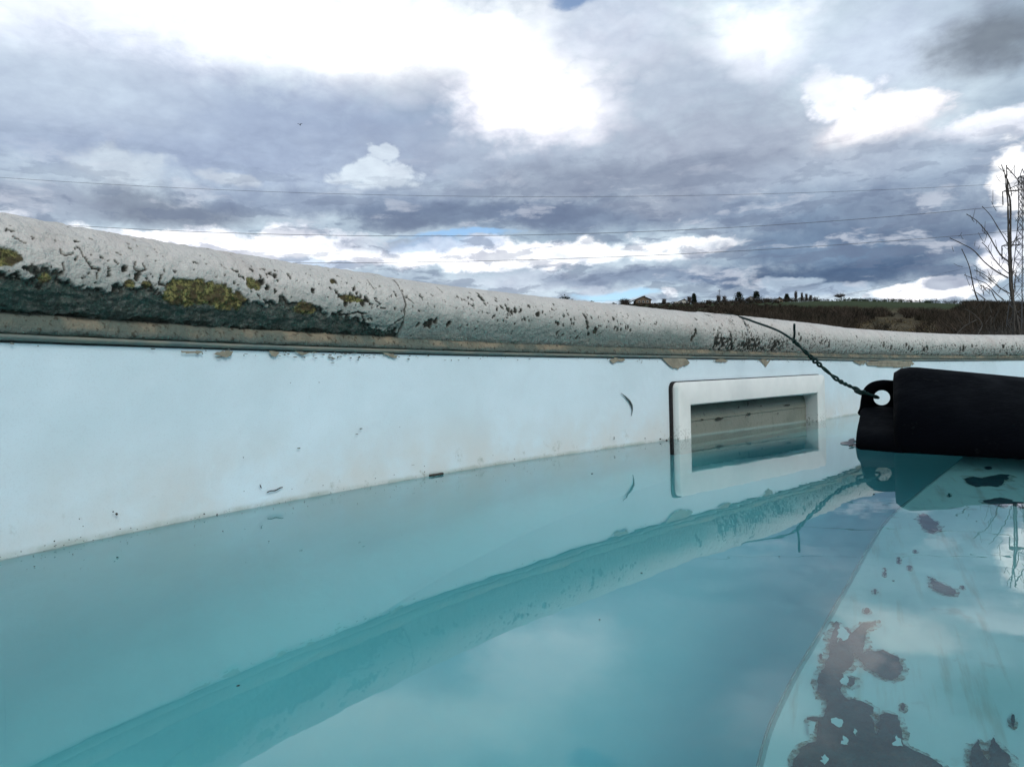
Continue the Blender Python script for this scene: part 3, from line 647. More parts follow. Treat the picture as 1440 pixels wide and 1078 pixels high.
def coping_fields(S2, TH):
    """S2 arc length, TH degrees -> (radial offset, bare, algae, moss)"""
    A2 = np.radians(TH) * RT
    n1 = fbm(S2 * 60, A2 * 60, 4, 1)
    n2 = fbm(S2 * 260, A2 * 260, 3, 2)
    n3 = fbm(S2 * 22, A2 * 22, 3, 3)
    sec0 = sstep(.316, .308, S2)
    # broken lower edge of the paint on the first section
    te = np.interp(S2, [-.3, -.1, .002, .016, .036, .056, .078, .094, .12, .148, .184, .226, .245, .262, .29, .32], [-6, -3, -9, -3, -9, -11, -8, -16, -14, -9, -4, -12, -14, -22, -34, -38])
    te = te + 22 * n1 + 22 * n2
    sd = te - TH
    bare = sstep(-.6, .6, sd) * sec0
    lip = np.exp(-((sd + 2.2) / 2.2) ** 2) * sec0
    # lower band of grey green algae over remaining render
    low = sstep(1.5, 6, sd + 5 * n1) * sec0
    under = np.zeros_like(S2)
    # flake ledges inside the bare band
    led = sstep(-1, 1, (-24 + 26 * n1 + 10 * n3) - TH) * sec0 * (S2 > -1)
    moss = np.zeros_like(S2)
    for (ms, mt, rs, rt) in ((.118, -3, .027, 12), (.104, -12, .018, 9), (.132, -8, .018, 12), (-.004, 8, .010, 8), (.158, 15, .0065, 9), (.204, -10, .012, 8), (.066, -3, .004, 5), (.250, 9, .012, 4), (.018, -6, .0045, 6), (.236, 33, .003, 4), (.078, -2, .005, 5)):
        d = np.hypot((S2 - ms) / rs, (TH - mt) / rt) + 1.3 * n1 + .9 * n2
        moss = np.maximum(moss, sstep(1.08, .92, d))
    bare = np.maximum(bare, moss)
    dark = np.zeros_like(S2)
    # cracks
    for k, c in enumerate(CRACKS):
        cs = np.array(c)
        sel = (S2 > cs[:, 0].min() - .006) & (S2 < cs[:, 0].max() + .006) & (TH > cs[:, 1].min() - 8) & (TH < cs[:, 1].max() + 8)
        if not sel.any(): continue
        d = polydist(S2[sel] + .002 * n1[sel], A2[sel] + .002 * n2[sel], c)
        wd = .0004 + .0006 * np.clip(n1[sel] + .15, 0, 1)
        v = sstep(wd * 1.15, wd * .55, d)
        dark[sel] = np.maximum(dark[sel], v)
        lip[sel] = np.maximum(lip[sel], .6 * sstep(.004, .001, d) * (1 - v))
    sel = (S2 > .29) & (S2 < .335) & (TH > -60)
    d = polydist(S2[sel] + .0012 * n1[sel], A2[sel] + .001 * n2[sel], [(.306, 100)] + JOINT + [(.309, -62)])
    jw = np.interp(TH[sel], [-60, -30, -5, 5, 30, 60, 110], [.0005, .0009, .0014, .0011, .0006, .0010, .0002])
    dark[sel] = np.maximum(dark[sel], sstep(jw * 1.2, jw * .6, d))
    # chips
    for (cs, ct, cr) in CHIPS:
        r = cr / 1000 * .82
        sel = (np.abs(S2 - cs) < r * 3.5) & (np.abs(TH - ct) < math.degrees(r * 3.5 / RT))
        if not sel.any(): continue
        ds, da = S2[sel] - cs, A2[sel] - math.radians(ct) * RT
        k = ((cs * 9973) % 1.0 - .5) * 1.2
        ds2, da2 = ds + k * da, da * .85
        d = np.hypot(ds2, da2) / r + 2.2 * n2[sel] + 1.6 * n1[sel]
        v = sstep(1.1, .8, d)
        dark[sel] = np.maximum(dark[sel], v)
        lip[sel] = np.maximum(lip[sel], .4 * sstep(1.9, 1.2, d) * (1 - v))
    # random pitting, denser towards the underside and on the further sections
    pit = fbm(S2 * 330, A2 * 330 + S2 * 60, 3, 40)
    dens = np.interp(S2, [-.3, 0, .25, .3, .36, .48, .7, .86, .91, 1.1, 1.4, 2.3, 4], [.0, .0, .03, .0, -.01, .03, .0, -.03, .05, .05, .035, .02, .03])
    lowk = np.interp(TH, [-50, -25, -8, 8, 20, 45], [.07, .09, .07, .02, -.03, -.08]) * sstep(.85, .93, S2)
    lowk = lowk + np.interp(TH, [-30, -5, 10, 35, 50], [-.04, -.02, .02, 0, -.09]) * (1 - sstep(.85, .93, S2))
    spots = sstep(.262, .30, pit + dens + lowk + .12 * n3)
    dark = np.maximum(dark, spots)
    rub = sstep(.03, .09, .8 * n1 + 1.1 * n2 + .5 * n3 + np.interp(TH, [-45, -30, -12, -4], [-.05, .10, .10, -.3])) * sstep(.892, .90, S2 + .004 * n2) * sstep(1.16, 1.08, S2)
    dark = np.maximum(dark, rub * .9)
    # crumbled, blackened joint with the mortar
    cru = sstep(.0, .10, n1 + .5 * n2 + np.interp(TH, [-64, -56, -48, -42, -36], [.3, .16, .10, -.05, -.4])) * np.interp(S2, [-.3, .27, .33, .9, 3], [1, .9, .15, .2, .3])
    dark = np.maximum(dark, np.exp(-((sd - 2.6) / 2.4) ** 2) * sec0 * sstep(-.06, .08, n1 + n2 + .05) * 1.1)  # black shade below the overhanging paint edge, put into the colour
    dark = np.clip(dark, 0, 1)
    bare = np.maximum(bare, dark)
    # algae film: greenish towards the lower flank
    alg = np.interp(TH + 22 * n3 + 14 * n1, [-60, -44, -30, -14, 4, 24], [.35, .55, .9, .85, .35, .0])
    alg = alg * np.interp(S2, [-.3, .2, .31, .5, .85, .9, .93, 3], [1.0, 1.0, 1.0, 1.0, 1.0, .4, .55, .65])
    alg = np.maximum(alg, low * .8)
    tan = sstep(-30, -40, TH + 30 * n1) * sstep(.31, .34, S2)
    # radial offset
    peb = fbm(S2 * 210, A2 * 210, 3, 8)
    pebamp = np.interp(S2, [-.3, .3, .33, .9, 3], [.0021, .0019, .0009, .0013, .0013])
    off = pebamp * peb + .0012 * n3 * np.interp(S2, [0, .3, .34, 5], [1, 1, .35, .5])
    off = off + .0007 * lip * sec0 + .0004 * lip
    off = off - .0013 * bare - .0006 * dark
    off = off + bare * sec0 * (.0042 * n1 + .0024 * np.abs(n2)) - .0009 * led + moss * (.0009 * fbm(S2 * 500, A2 * 500, 2, 66) + .0004)
    off = off - .0016 * cru
    return off, bare, alg, moss, np.clip(dark + cru * .9, 0, 1), tan, led

cop, g = mat('coping_render', .78, spec=.3)
at1 = g.n('ShaderNodeAttribute', dict(attribute_name='wear')).outputs['Color']
at2 = g.n('ShaderNodeAttribute', dict(attribute_name='grime_shade')).outputs['Color']
w1 = g.n('ShaderNodeSeparateColor', None, i0=at1)
w2 = g.n('ShaderNodeSeparateColor', None, i0=at2)
f1, f2, f3 = g.noise(g.obj, 55, 5, .6), g.noise(g.obj, 420, 4, .65), g.noise(g.obj, 14, 4, .6)
paint = g.mix(g.ramp(f1, .3, .7), (.64, .60, .54), (.55, .525, .475))
paint = g.mix(g.ramp(f2, .55, .75), paint, (.46, .45, .42))
paint = g.mix(g.math('MULTIPLY', g.ramp(f3, .52, .66), .25), paint, (.50, .40, .35))
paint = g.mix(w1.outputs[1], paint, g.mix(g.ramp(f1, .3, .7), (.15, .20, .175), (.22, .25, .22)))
paint = g.mix(g.math('MULTIPLY', w2.outputs[1], .6), paint, (.30, .27, .22))
bareg = g.mix(g.ramp(f1, .35, .65), (.050, .056, .044), (.042, .072, .058))
bareg = g.mix(g.ramp(g.noise(g.obj, 130, 5, .65), .46, .62), bareg, (.11, .115, .095))
bareg = g.mix(g.ramp(f2, .5, .72), bareg, (.16, .165, .14))
cc = g.mix(w1.outputs[0], paint, bareg)
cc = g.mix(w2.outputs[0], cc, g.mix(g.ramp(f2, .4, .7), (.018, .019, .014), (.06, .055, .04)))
mossc = g.mix(g.ramp(f2, .36, .66), (.035, .038, .012), (.26, .235, .08))
mossc = g.mix(g.ramp(g.noise(g.obj, 130, 4, .6), .45, .6), mossc, (.07, .055, .025))
cc = g.mix(w1.outputs[2], cc, mossc)
g.link(cc, g.b.inputs['Base Color'])
bump(g, g.math('ADD', g.math('MULTIPLY', f2, 1.0), g.math('MULTIPLY', g.noise(g.obj, 170, 3, .6), 2.2)), .0016, .9)

coping = thing('pool_coping', (.2, 1.05, .11), 'rounded cream pool coping with flaking paint and black mildew along the pool edge', 'coping')
joints = [JS + SEC * k for k in range(-1, 27)]
while joints[-1] > JS - SEC + LEN - .25: joints.pop()
joints.append(JS - SEC + LEN)
for k in range(len(joints) - 1):
    a, b = joints[k], joints[k + 1]
    if k <= 1: ds, dth = .00085, 1.35
    elif k == 2: ds, dth = .0013, 2.0
    elif k <= 4: ds, dth = .0024, 3.0
    else: ds, dth = .02, 10.0
    if k == 0:
        sa = np.r_[np.arange(a, -.035, .006), np.arange(-.035, b, ds), b - .0004]
    else:
        sa = np.r_[np.arange(a, b, ds), b]
    th = np.r_[np.arange(-64, 112, dth), np.arange(112, 246, 14)]
    S2, TH = np.meshgrid(sa, th, indexing='ij')
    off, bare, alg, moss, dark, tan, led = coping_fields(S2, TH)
    # slight misfit of each section and eased ends
    o0 = [.0, -.0004, .0006, -.0003, .0004][k % 5] + .0012 * (fbm(S2 * 3, TH * 0 + k, 2, 90 + k))
    end = .0016 * (np.exp(-((S2 - a) / .0035) ** 2) + np.exp(-((b - S2) / .0035) ** 2)) * (1 if k > 1 else .35)
    V = tube_pt(S2, np.radians(TH), RT + off + o0 - end)
    me = from_np('coping_section', V.reshape(-1, 3), grid_faces(len(sa), len(th)))
    for nm, arr in (('wear', (bare, alg, moss)), ('grime_shade', (dark, tan, led))):
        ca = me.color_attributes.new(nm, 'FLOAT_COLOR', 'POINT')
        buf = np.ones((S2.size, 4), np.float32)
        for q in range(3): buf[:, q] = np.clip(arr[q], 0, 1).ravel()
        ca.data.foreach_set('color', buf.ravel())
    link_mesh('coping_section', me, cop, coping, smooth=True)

# ------------------------------------------------------------------ skimmer
plastic = noisy('skimmer_plastic', (.66, .67, .62), (.60, .62, .57), 30, .38, .0002, 300)
skm = thing('skimmer', tuple(sk(.25, 0, 0)), 'wide white skimmer mouth with a dirty weir flap set in the pool wall', 'pool skimmer')
fl_, g = mat('skimmer_frame_plastic', .36)
n1, n2 = g.noise(g.obj, 26, 5, .6), g.noise(g.obj, 300, 4, .6)
sx = g.n('ShaderNodeSeparateXYZ', None, i0=g.obj)
zz = g.math('ADD', sx.outputs[2], g.math('MULTIPLY', g.math('SUBTRACT', n1, .5), .012))
cc = g.mix(g.ramp(n1, .3, .7), (.82, .83, .77), (.74, .755, .70))
cc = g.mix(g.math('MULTIPLY', g.ramp(zz, .022, .0), g.ramp(n2, .5, .66)), cc, (.36, .36, .30))
cc = g.mix(g.ramp(zz, .001, -.003), cc, (.36, .50, .46))
g.link(cc, g.b.inputs['Base Color'])
bm = bmesh.new()
def rrect(u0, u1, z0, z1, r, seg=4):
    pts = []
    for (cu, cz, a0) in ((u1 - r, z1 - r, 0), (u0 + r, z1 - r, 90), (u0 + r, z0 + r, 180), (u1 - r, z0 + r, 270)):
        for q in range(seg + 1):
            a = math.radians(a0 + 90 * q / seg)
            pts.append((cu + r * math.cos(a), cz + r * math.sin(a)))
    return pts
rings = [(rrect(0, SKL, ZF0, ZF1, .009), -.004), (rrect(0, SKL, ZF0, ZF1, .009), PROUD - .0035), (rrect(.0008, SKL - .0008, ZF0 + .0008, ZF1 - .0008, .0085), PROUD - .0012),
         (rrect(.003, SKL - .003, ZF0 + .003, ZF1 - .003, .007), PROUD), (rrect(U0 - .0015, U1 + .0015, ZO0 - .0015, ZO1 + .0015, .0025), PROUD),
         (rrect(U0, U1, ZO0, ZO1, .0015), PROUD - .0015), (rrect(U0, U1, ZO0, ZO1, .0015), -.022)]
vr = [[bm.verts.new(sk(u, n, z)) for (u, z) in pts] for pts, n in rings]
for a, b in zip(vr[:-1], vr[1:]):
    for i in range(len(a)):
        j = (i + 1) % len(a)
        bm.faces.new((a[i], a[j], b[j], b[i]))
bmesh.ops.recalc_face_normals(bm, faces=bm.faces)
me = bpy.data.meshes.new('faceplate')
bm.to_mesh(me); bm.free()
o = link_mesh('faceplate', me, fl_, skm, smooth=True)
me.set_sharp_from_angle(angle=math.radians(40))
# gasket behind the plate, blackened as its painted shadow gap, widest on the left
gk = MB()
gp = [(rrect(-.0055, SKL + .001, ZF0 - .003, ZF1 + .0014, .010), -.001), (rrect(-.0045, SKL + .001, ZF0 - .002, ZF1 + .0011, .010), .0035), (rrect(.001, SKL - .001, ZF0 + .002, ZF1 - .001, .009), .0030)]
V = [sk(u, n, z) for pts, n in gp for (u, z) in pts]
nn_ = len(gp[0][0])
gk.add(V, [(r * nn_ + i, r * nn_ + (i + 1) % nn_, (r + 1) * nn_ + (i + 1) % nn_, (r + 1) * nn_ + i) for r in range(2) for i in range(nn_)])
gk.build('gasket', noisy('gasket_shadow_gap', (.003, .003, .003), (.010, .009, .008), 200, .8), skm)
dirty, g = mat('weir_flap_plastic', .5)
n1, n2, n3 = g.noise(g.obj, 12, 4, .55), g.noise(g.obj, 160, 5, .65), g.noise(g.obj, 60, 3, .6, 1.5)
sx = g.n('ShaderNodeSeparateXYZ', None, i0=g.obj)
cc = g.mix(g.ramp(n1, .35, .65), (.14, .155, .12), (.20, .21, .165))
cc = g.mix(g.math('MULTIPLY', g.ramp(n2, .56, .70), .6), cc, (.07, .09, .065))
cc = g.mix(g.math('MULTIPLY', g.ramp(n3, .66, .72), g.ramp(g.math('ABSOLUTE', g.math('SUBTRACT', sx.outputs[2], .026)), .012, .004)), cc, (.02, .022, .015))
cc = g.mix(g.ramp(g.math('ADD', sx.outputs[2], g.math('MULTIPLY', g.math('SUBTRACT', n1, .5), .02)), .022, .042), cc, g.mix(g.ramp(n1, .4, .6), (.035, .055, .042), (.09, .12, .095)))
cc = g.mix(g.ramp(sx.outputs[2], .004, -.002), cc, (.30, .40, .36))
g.link(cc, g.b.inputs['Base Color'])
bump(g, n2, .0006)
fb = MB()
NF = -.007
prof = [(-.118, NF), (-.02, NF), (.0225, NF), (.0235, NF + .0012), (.0255, NF + .0012), (.0265, NF), (.036, NF - .001), (ZO1 - .001, NF - .005)]
us = np.linspace(U0 + .0008, U1 - .0075, 12)
V = [sk(u, n, z) for (z, n) in prof for u in us]
F = [(i * 12 + j, i * 12 + j + 1, (i + 1) * 12 + j + 1, (i + 1) * 12 + j) for i in range(len(prof) - 1) for j in range(11)]
fb.add(V, F)
V2 = [sk(u, n - .006, z) for (z, n) in prof for u in us]
fb.add(V2, F)
# closed right edge
k0 = 0
ed = []
for i in range(len(prof) - 1):
    a = i * 12 + 11
    o2 = len(V)
    ed.append((a, a + 12, a + 12 + o2, a + o2))
fb.F += ed
fb.build('weir_flap', dirty, skm)
th_ = MB()
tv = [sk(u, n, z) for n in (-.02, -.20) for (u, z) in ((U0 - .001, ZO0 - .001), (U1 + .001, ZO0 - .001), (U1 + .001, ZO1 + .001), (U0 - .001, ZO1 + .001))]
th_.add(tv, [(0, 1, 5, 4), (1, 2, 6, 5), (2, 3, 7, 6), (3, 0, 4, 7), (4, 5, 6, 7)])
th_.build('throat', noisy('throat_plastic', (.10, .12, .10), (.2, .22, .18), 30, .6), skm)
grm = noisy('black_grime', (.012, .014, .01), (.03, .035, .02), 120, .8)
dots = MB()
for (u, z, ru, rz) in ((.108, .022, .013, .0022), (.205, .0235, .005, .0024), (.345, .0305, .014, .0012), (.20, .0405, .003, .005), (.17, .036, .003, .0016), (.245, .034, .003, .0012), (.06, .024, .004, .0011)):
    V = [sk(U0 + u + ru * math.cos(t) * rnd.uniform(.7, 1.2), NF + .0018, z + rz * math.sin(t) * rnd.uniform(.6, 1.3)) for t in np.arange(12) * math.pi / 6]
    dots.add(V, [tuple(range(12))])
tag(dots.build('algae_spot', grm, skm), kind='stuff')

# ------------------------------------------------------------------ pool floor, corner step
floor_m = noisy('pool_floor_liner', (.36, .70, .72), (.31, .63, .66), 3, .6)
fz = MB()
fo = [tuple(wall_pt(s, .03, -.2698)) for s in np.linspace(0, LEN, 200, endpoint=False)]
fz.add(fo, [tuple(range(200))])
tag(fz.build('pool_floor', floor_m), kind='structure')

stepm, g = mat('step_liner', .5)
n1 = g.noise(g.obj, 7, 5, .6)
al_ = g.vmath('DOT_PRODUCT', g.obj, (.42, .907, 0))
ac_ = g.vmath('DOT_PRODUCT', g.obj, (.907, -.42, 0))
sv = g.n('ShaderNodeCombineXYZ', None, i0=g.math('MULTIPLY', al_, 10.0), i1=g.math('MULTIPLY', ac_, 110.0), i2=0.0).outputs[0]
str_ = g.noise(sv, 1.0, 5, .6)
cc = g.mix(g.ramp(n1, .3, .7), (.36, .65, .63), (.30, .58, .57))
cc = g.mix(g.math('MULTIPLY', g.ramp(str_, .52, .72), .45), cc, (.22, .27, .20))
cc = g.mix(g.math('MULTIPLY', g.ramp(g.noise(g.obj, 34, 5, .6), .58, .7), .4), cc, (.17, .22, .17))
g.link(cc, g.b.inputs['Base Color'])
DS = -.12
epts = [(.12, -1.9), (.02, -1.1), (-.02, -.5), (-.015, -.2), (.015, .05), (.048, .185)] + EDGE + [(.66, 1.06), (.90, 1.42), (1.1, 1.70)]
ed_ = []
for i in range(len(epts) - 1):
    p0, p1, p2, p3 = [np.array(epts[max(0, min(len(epts) - 1, j))]) for j in (i - 1, i, i + 1, i + 2)]
    for t in np.arange(8) / 8:
        ed_.append(.5 * ((2 * p1) + (-p0 + p2) * t + (2 * p0 - 5 * p1 + 4 * p2 - p3) * t * t + (-p0 + 3 * p1 - 3 * p2 + p3) * t ** 3))
ed_.append(np.array(epts[-1]))
step = thing('pool_step', (.6, .5, DS), 'submerged pale corner step with dark brown algae blotches under the float', 'pool step')
tb = MB()
ne = len(ed_)
V = []
for p in ed_:
    V += [(p[0], p[1], -.275), (p[0], p[1], DS - .003), (p[0] + .0022, p[1] - .0015, DS), (2.6, p[1] - .2, DS)]
tb.add(V, [(i * 4 + j, (i + 1) * 4 + j, (i + 1) * 4 + j + 1, i * 4 + j + 1) for i in range(ne - 1) for j in (0, 1, 2)])
tb.build('step_tread', stepm, step)
wl = MB()
wl.tube([(p[0] + .0008, p[1], DS + .0002) for p in ed_], .0005, 6)
wl.build('tread_seam', noisy('seam', (.12, .26, .26), (.16, .33, .32), 40, .6), step)
alm, g = mat('algae_water_veil', .95, spec=.1)
a1, a2 = g.noise(g.obj, 75, 6, .65), g.noise(g.obj, 420, 4, .6)
cc = g.mix(g.ramp(a1, .38, .62), (.004, .055, .070), (.010, .080, .095))  # teal veil of murky-water scatter put into the algae colour
cc = g.mix(g.math('MULTIPLY', g.ramp(a2, .5, .7), .5), cc, (.05, .085, .08))
g.link(cc, g.b.inputs['Base Color'])
bump(g, a2, .002)
halm, g = mat('silt_film', .95, color=(.10, .16, .12), spec=.1)
a1 = g.noise(g.obj, 260, 5, .7)
tr_ = g.n('ShaderNodeBsdfTransparent')
g.link(g.n('ShaderNodeMixShader', None, i0=g.ramp(a1, .40, .62, 0, .75), i1=tr_.outputs[0], i2=g.b.outputs[0]).outputs[0], g.out.inputs[0])
def grow(poly, r):
    P_ = np.array(poly)
    t = np.roll(P_, -1, 0) - np.roll(P_, 1, 0)
    t /= np.linalg.norm(t, axis=1)[:, None] + 1e-9
    nrm = np.stack([t[:, 1], -t[:, 0]], -1)
    area = .5 * np.sum(P_[:, 0] * np.roll(P_[:, 1], -1) - np.roll(P_[:, 0], -1) * P_[:, 1])
    return [tuple(p) for p in P_ + nrm * (r if area > 0 else -r)]
for i, poly in enumerate(STAINS):
    big = i < 6
    link_mesh('silt_film', patch_mesh(grow(poly, .0022 if big else .001), lambda x, y: (x, y, DS + .0008), .12, 4 if big else 2, i + 150), halm, step)
    link_mesh('algae_blotch', patch_mesh(poly, lambda x, y: (x, y, DS + .0015), .07 if big else .1, 4 if big else 2, i + 50), alm, step)
for i, poly in enumerate(ISLE):
    link_mesh('bare_spot', patch_mesh(poly, lambda x, y: (x, y, DS + .0026), .12, 4, i + 90), stepm, step)

# ------------------------------------------------------------------ water
wm = bpy.data.materials.new('pool_water')
wm.use_nodes = True
g = NT(wm.node_tree)
oc = g.n('ShaderNodeTexCoord').outputs['Object']
bp = g.n('ShaderNodeBump', None, Strength=.5, Distance=.0006, Height=g.noise(oc, 6, 4, .5))
rf = g.n('ShaderNodeBsdfRefraction', None, Color=(.97, 1, 1), IOR=1.333, Roughness=0.0, Normal=bp.outputs[0])
gl = g.n('ShaderNodeBsdfGlossy', None, Color=(1, 1, 1), Roughness=0.0, Normal=bp.outputs[0])
fr = g.n('ShaderNodeFresnel', None, IOR=1.333, Normal=bp.outputs[0])
mx = g.n('ShaderNodeMixShader', None, i0=fr.outputs[0], i1=rf.outputs[0], i2=gl.outputs[0])
va = g.n('ShaderNodeVolumeAbsorption', None, Color=(.30, .94, .96, 1), Density=1.2)
ou = g.n('ShaderNodeOutputMaterial')
g.link(mx.outputs[0], ou.inputs[0])
g.link(va.outputs[0], ou.inputs[1])
wb = MB()
wb.box((.8, -.9, -.26), (2.3, 4.2, .26))
tag(wb.build('water', wm), kind='structure')

# ------------------------------------------------------------------ black winter float
def dens(pts, k=5):
    out = []
    n = len(pts)
    for i in range(n):
        p0, p1, p2, p3 = [np.array(pts[(i + j) % n], float) for j in (-1, 0, 1, 2)]
        for t in np.arange(k) / k:
            out.append(.5 * ((2 * p1) + (-p0 + p2) * t + (2 * p0 - 5 * p1 + 4 * p2 - p3) * t * t + (-p0 + 3 * p1 - 3 * p2 + p3) * t ** 3))
    return out

def loft(secs, name, material, parent):
    n = len(secs[0])
    V = [tuple(p) for sct in secs for p in sct]
    F = [(l * n + i, l * n + (i + 1) % n, (l + 1) * n + (i + 1) % n, (l + 1) * n + i) for l in range(len(secs) - 1) for i in range(n)]
    for l, rev in ((0, True), (len(secs) - 1, False)):
        c = len(V)
        V.append(tuple(np.mean(secs[l], axis=0)))
        for i in range(n):
            q = (c, l * n + (i + 1) % n, l * n + i)
            F.append(q if not rev else q[::-1])
    b = MB(); b.add(V, F)
    return b.build(name, material, parent, smooth=True)

blk, g = mat('black_polyethylene', .75, spec=.03)
n2 = g.noise(g.obj, 240, 4, .6)
n5 = g.noise(g.obj, 30, 5, .7)
cc = g.mix(g.ramp(n2, .62, .72), (.0006, .0009, .0018), (.002, .003, .0036))
cc = g.mix(g.math('MULTIPLY', g.ramp(n5, .60, .70), g.ramp(n2, .5, .62)), cc, (.007, .008, .008))
g.link(cc, g.b.inputs['Base Color'])
g.link(g.ramp(n5, .3, .7, .6, .8), g.b.inputs['Roughness'])
bump(g, g.noise(g.obj, 160, 4, .6), .0005)
flo = thing('winter_float', (.46, .90, 0), 'black plastic winter float lying on the water with a wire through its eye', 'pool float')
PRF = [(.12, -.055), (.03, -.022), (0, 0), (.055, .022), (.15, .044), (.28, .064), (.40, .080), (.50, .089), (.60, .0875), (.74, .078), (.90, .052), (1.0, .012), (.97, -.028), (.72, -.052), (.40, -.062)]
SC = [((.4095, .8110), (.4790, .948), .0735, .95), ((.4092, .8100), (.4800, .9475), .0825, .985), ((.4100, .8070), (.4862, .943), .0876, 1), ((.4140, .8010), (.4955, .9385), .0890, 1), ((.4200, .7935), (.5030, .935), .0886, 1), ((.483, .714), (.6038, .889), .0736, 1), ((.565, .605), (.715, .838), .057, 1), ((.632, .520), (.815, .792), .043, 1), ((.64, .512), (.825, .788), .036, .93), ((.645, .508), (.83, .786), .026, .75)]
secs = []
for fw, rg, zt, sc in SC:
    fw, rg = np.array(fw), np.array(rg)
    pts = []
    for gq, zq in PRF:
        p = fw + (rg - fw) * 2 * gq
        zz_ = zq * (zt / .089) if zq > 0 else zq
        pts.append((p[0], p[1], zz_))
    pts = np.array(dens(pts, 3))
    c = pts.mean(axis=0)
    pts = c + (pts - c) * np.array((sc, sc, 1 if sc > .9 else sc))
    secs.append(pts)
sm_ = []
for i in range(len(secs) - 1):
    p0, p1, p2, p3 = [secs[max(0, min(len(secs) - 1, j))] for j in (i - 1, i, i + 1, i + 2)]
    big = 4 <= i <= 6
    for t in np.arange(6 if big else 2) / (6 if big else 2):
        sm_.append(p1 + (p2 - p1) * t)
sm_.append(secs[-1])
loft(sm_, 'float_body', blk, flo)
DV, NV = np.array((.91, -.4146, 0)), np.array((.4146, .91, 0))
FT = [(.402, .878, -.045), (.391, .861, -.020), (.388, .857, 0), (.396, .872, .0132), (.410, .899, .0205), (.4239, .925, .0268), (.4370, .950, .0335), (.4455, .967, .0365), (.4600, .990, .0385), (.475, 1.015, .034), (.480, 1.02, .0), (.46, .99, -.045)]
fp_ = np.array(dens(FT, 4))
c = fp_.mean(axis=0)
gf = np.clip((fp_[:, 1] - .857) / .11, 0, 1)[:, None]
def fshift(t):
    return fp_ + t * ((1 - gf) * np.array((.0240, -.0560, 0)) + gf * DV * .05)
loft([c + (fshift(0) - c) * .90 + DV * .0005, c + (fshift(.02) - c) * .965, fshift(.08), fshift(.5), fshift(1.0)], 'float_foot', blk, flo)
LP0 = np.array((.49, 1.0, .0502))
def lp(a, z, w_):
    q = LP0 + DV * a + NV * w_
    return (q[0], q[1], q[2] + z)
HOLE = []
lugo = np.array(dens([(-.0290, -.022), (-.0269, -.0130), (-.0248, .0013), (-.0211, .0127), (-.0124, .0205), (.0004, .0236), (.0122, .0228), (.0300, .0215), (.0379, .0150), (.037, -.022), (.018, -.0290), (-.0120, -.0290)], 6))
n_a = 64
outr = []
for q in range(n_a):
    a = 2 * math.pi * q / n_a
    d = np.array((math.cos(a), math.sin(a)))
    best = 9
    for i in range(len(lugo)):
        p, r_ = lugo[i], lugo[(i + 1) % len(lugo)] - lugo[i]
        den = d[0] * r_[1] - d[1] * r_[0]
        if abs(den) < 1e-12: continue
        t = (p[0] * r_[1] - p[1] * r_[0]) / den
        u_ = (p[0] * d[1] - p[1] * d[0]) / den
        if t > 0 and -1e-6 <= u_ <= 1 + 1e-6: best = min(best, t)
    outr.append((d, best))
lay = []
for (fr_, w_) in ((0, -.006), (.06, -.0085), (.25, -.0098), (.72, -.0098), (.92, -.008), (1, -.004), (1, .004), (.92, .008), (.72, .0098), (.25, .0098), (.06, .0085), (0, .006)):
    lay.append([lp(*(d * (.0100 + (R_ - .0100) * fr_)), w_) for d, R_ in outr])
V = [v for l in lay for v in l]
nl = len(lay)
F = [(l * n_a + i, l * n_a + (i + 1) % n_a, ((l + 1) % nl) * n_a + (i + 1) % n_a, ((l + 1) % nl) * n_a + i) for l in range(nl) for i in range(n_a)]
b = MB(); b.add(V, F)
b.build('eyelet_lug', blk, flo, smooth=True)
# greyish paint flake by the foot of the float
fk = patch_mesh([(.3886, .8936), (.4166, .9394), (.4394, .9678), (.4018, .88), (.3842, .8467)], lambda x, y: (x, y, .0006), .06, 4, 8)
tag(link_mesh('paint_flake', fk, noisy('flake', srgb(150, 145, 142), srgb(130, 126, 124), 90, .7)), 'greyish paint flake floating flat against the left foot of the black float', 'paint flake')

# ------------------------------------------------------------------ twisted wire
wirem = noisy('green_wire', (.003, .026, .022), (.006, .022, .018), 120, .5, spec=.2)
wire = thing('tie_wire', (.34, 1.175, .177), 'dark green twisted tie wire from the coping to the black float', 'wire')
wp = [(.2998, 1.200, .1800), (.3264, 1.190, .1795), (.3435, 1.175, .1782), (.3578, 1.15, .1704), (.3664, 1.13, .1632), (.3803, 1.1, .1522), (.385, 1.07, .1429), (.3924, 1.05, .1316), (.405, 1.045, .1172), (.4271, 1.04, .094), (.4469, 1.03, .0739), (.4627, 1.012, .062), (.4693, .992, .0556)]
def cr(pts, k=10):
    out = []
    for i in range(len(pts) - 1):
        p0, p1, p2, p3 = [np.array(pts[max(0, min(len(pts) - 1, j))]) for j in (i - 1, i, i + 1, i + 2)]
        for t in np.arange(k) / k:
            out.append(.5 * ((2 * p1) + (-p0 + p2) * t + (2 * p0 - 5 * p1 + 4 * p2 - p3) * t * t + (-p0 + 3 * p1 - 3 * p2 + p3) * t ** 3))
    out.append(np.array(pts[-1]))
    return out
lead = cr(wp[:8], 8)
tw = cr(wp[7:], 40)
def helix(pts, ph, r, turns):
    out = []
    n = len(pts)
    u = Vector((0, 0, 1))
    for i, p in enumerate(pts):
        t = Vector(pts[min(i + 1, n - 1)] - pts[max(i - 1, 0)]).normalized()
        u = (u - t * u.dot(t)).normalized()
        v = t.cross(u)
        f_ = i / n
        a = ph + 2 * math.pi * turns * (f_ + .03 * math.sin(f_ * 19))
        rr_ = r * (1 + .35 * math.sin(f_ * 23 + 1)) * (1.6 if .30 < f_ < .40 else 1)
        if f_ > .93: rr_ *= max(0.3, (1 - f_) / .07)
        out.append(Vector(p) + (u * math.cos(a) + v * math.sin(a)) * rr_)
    return out
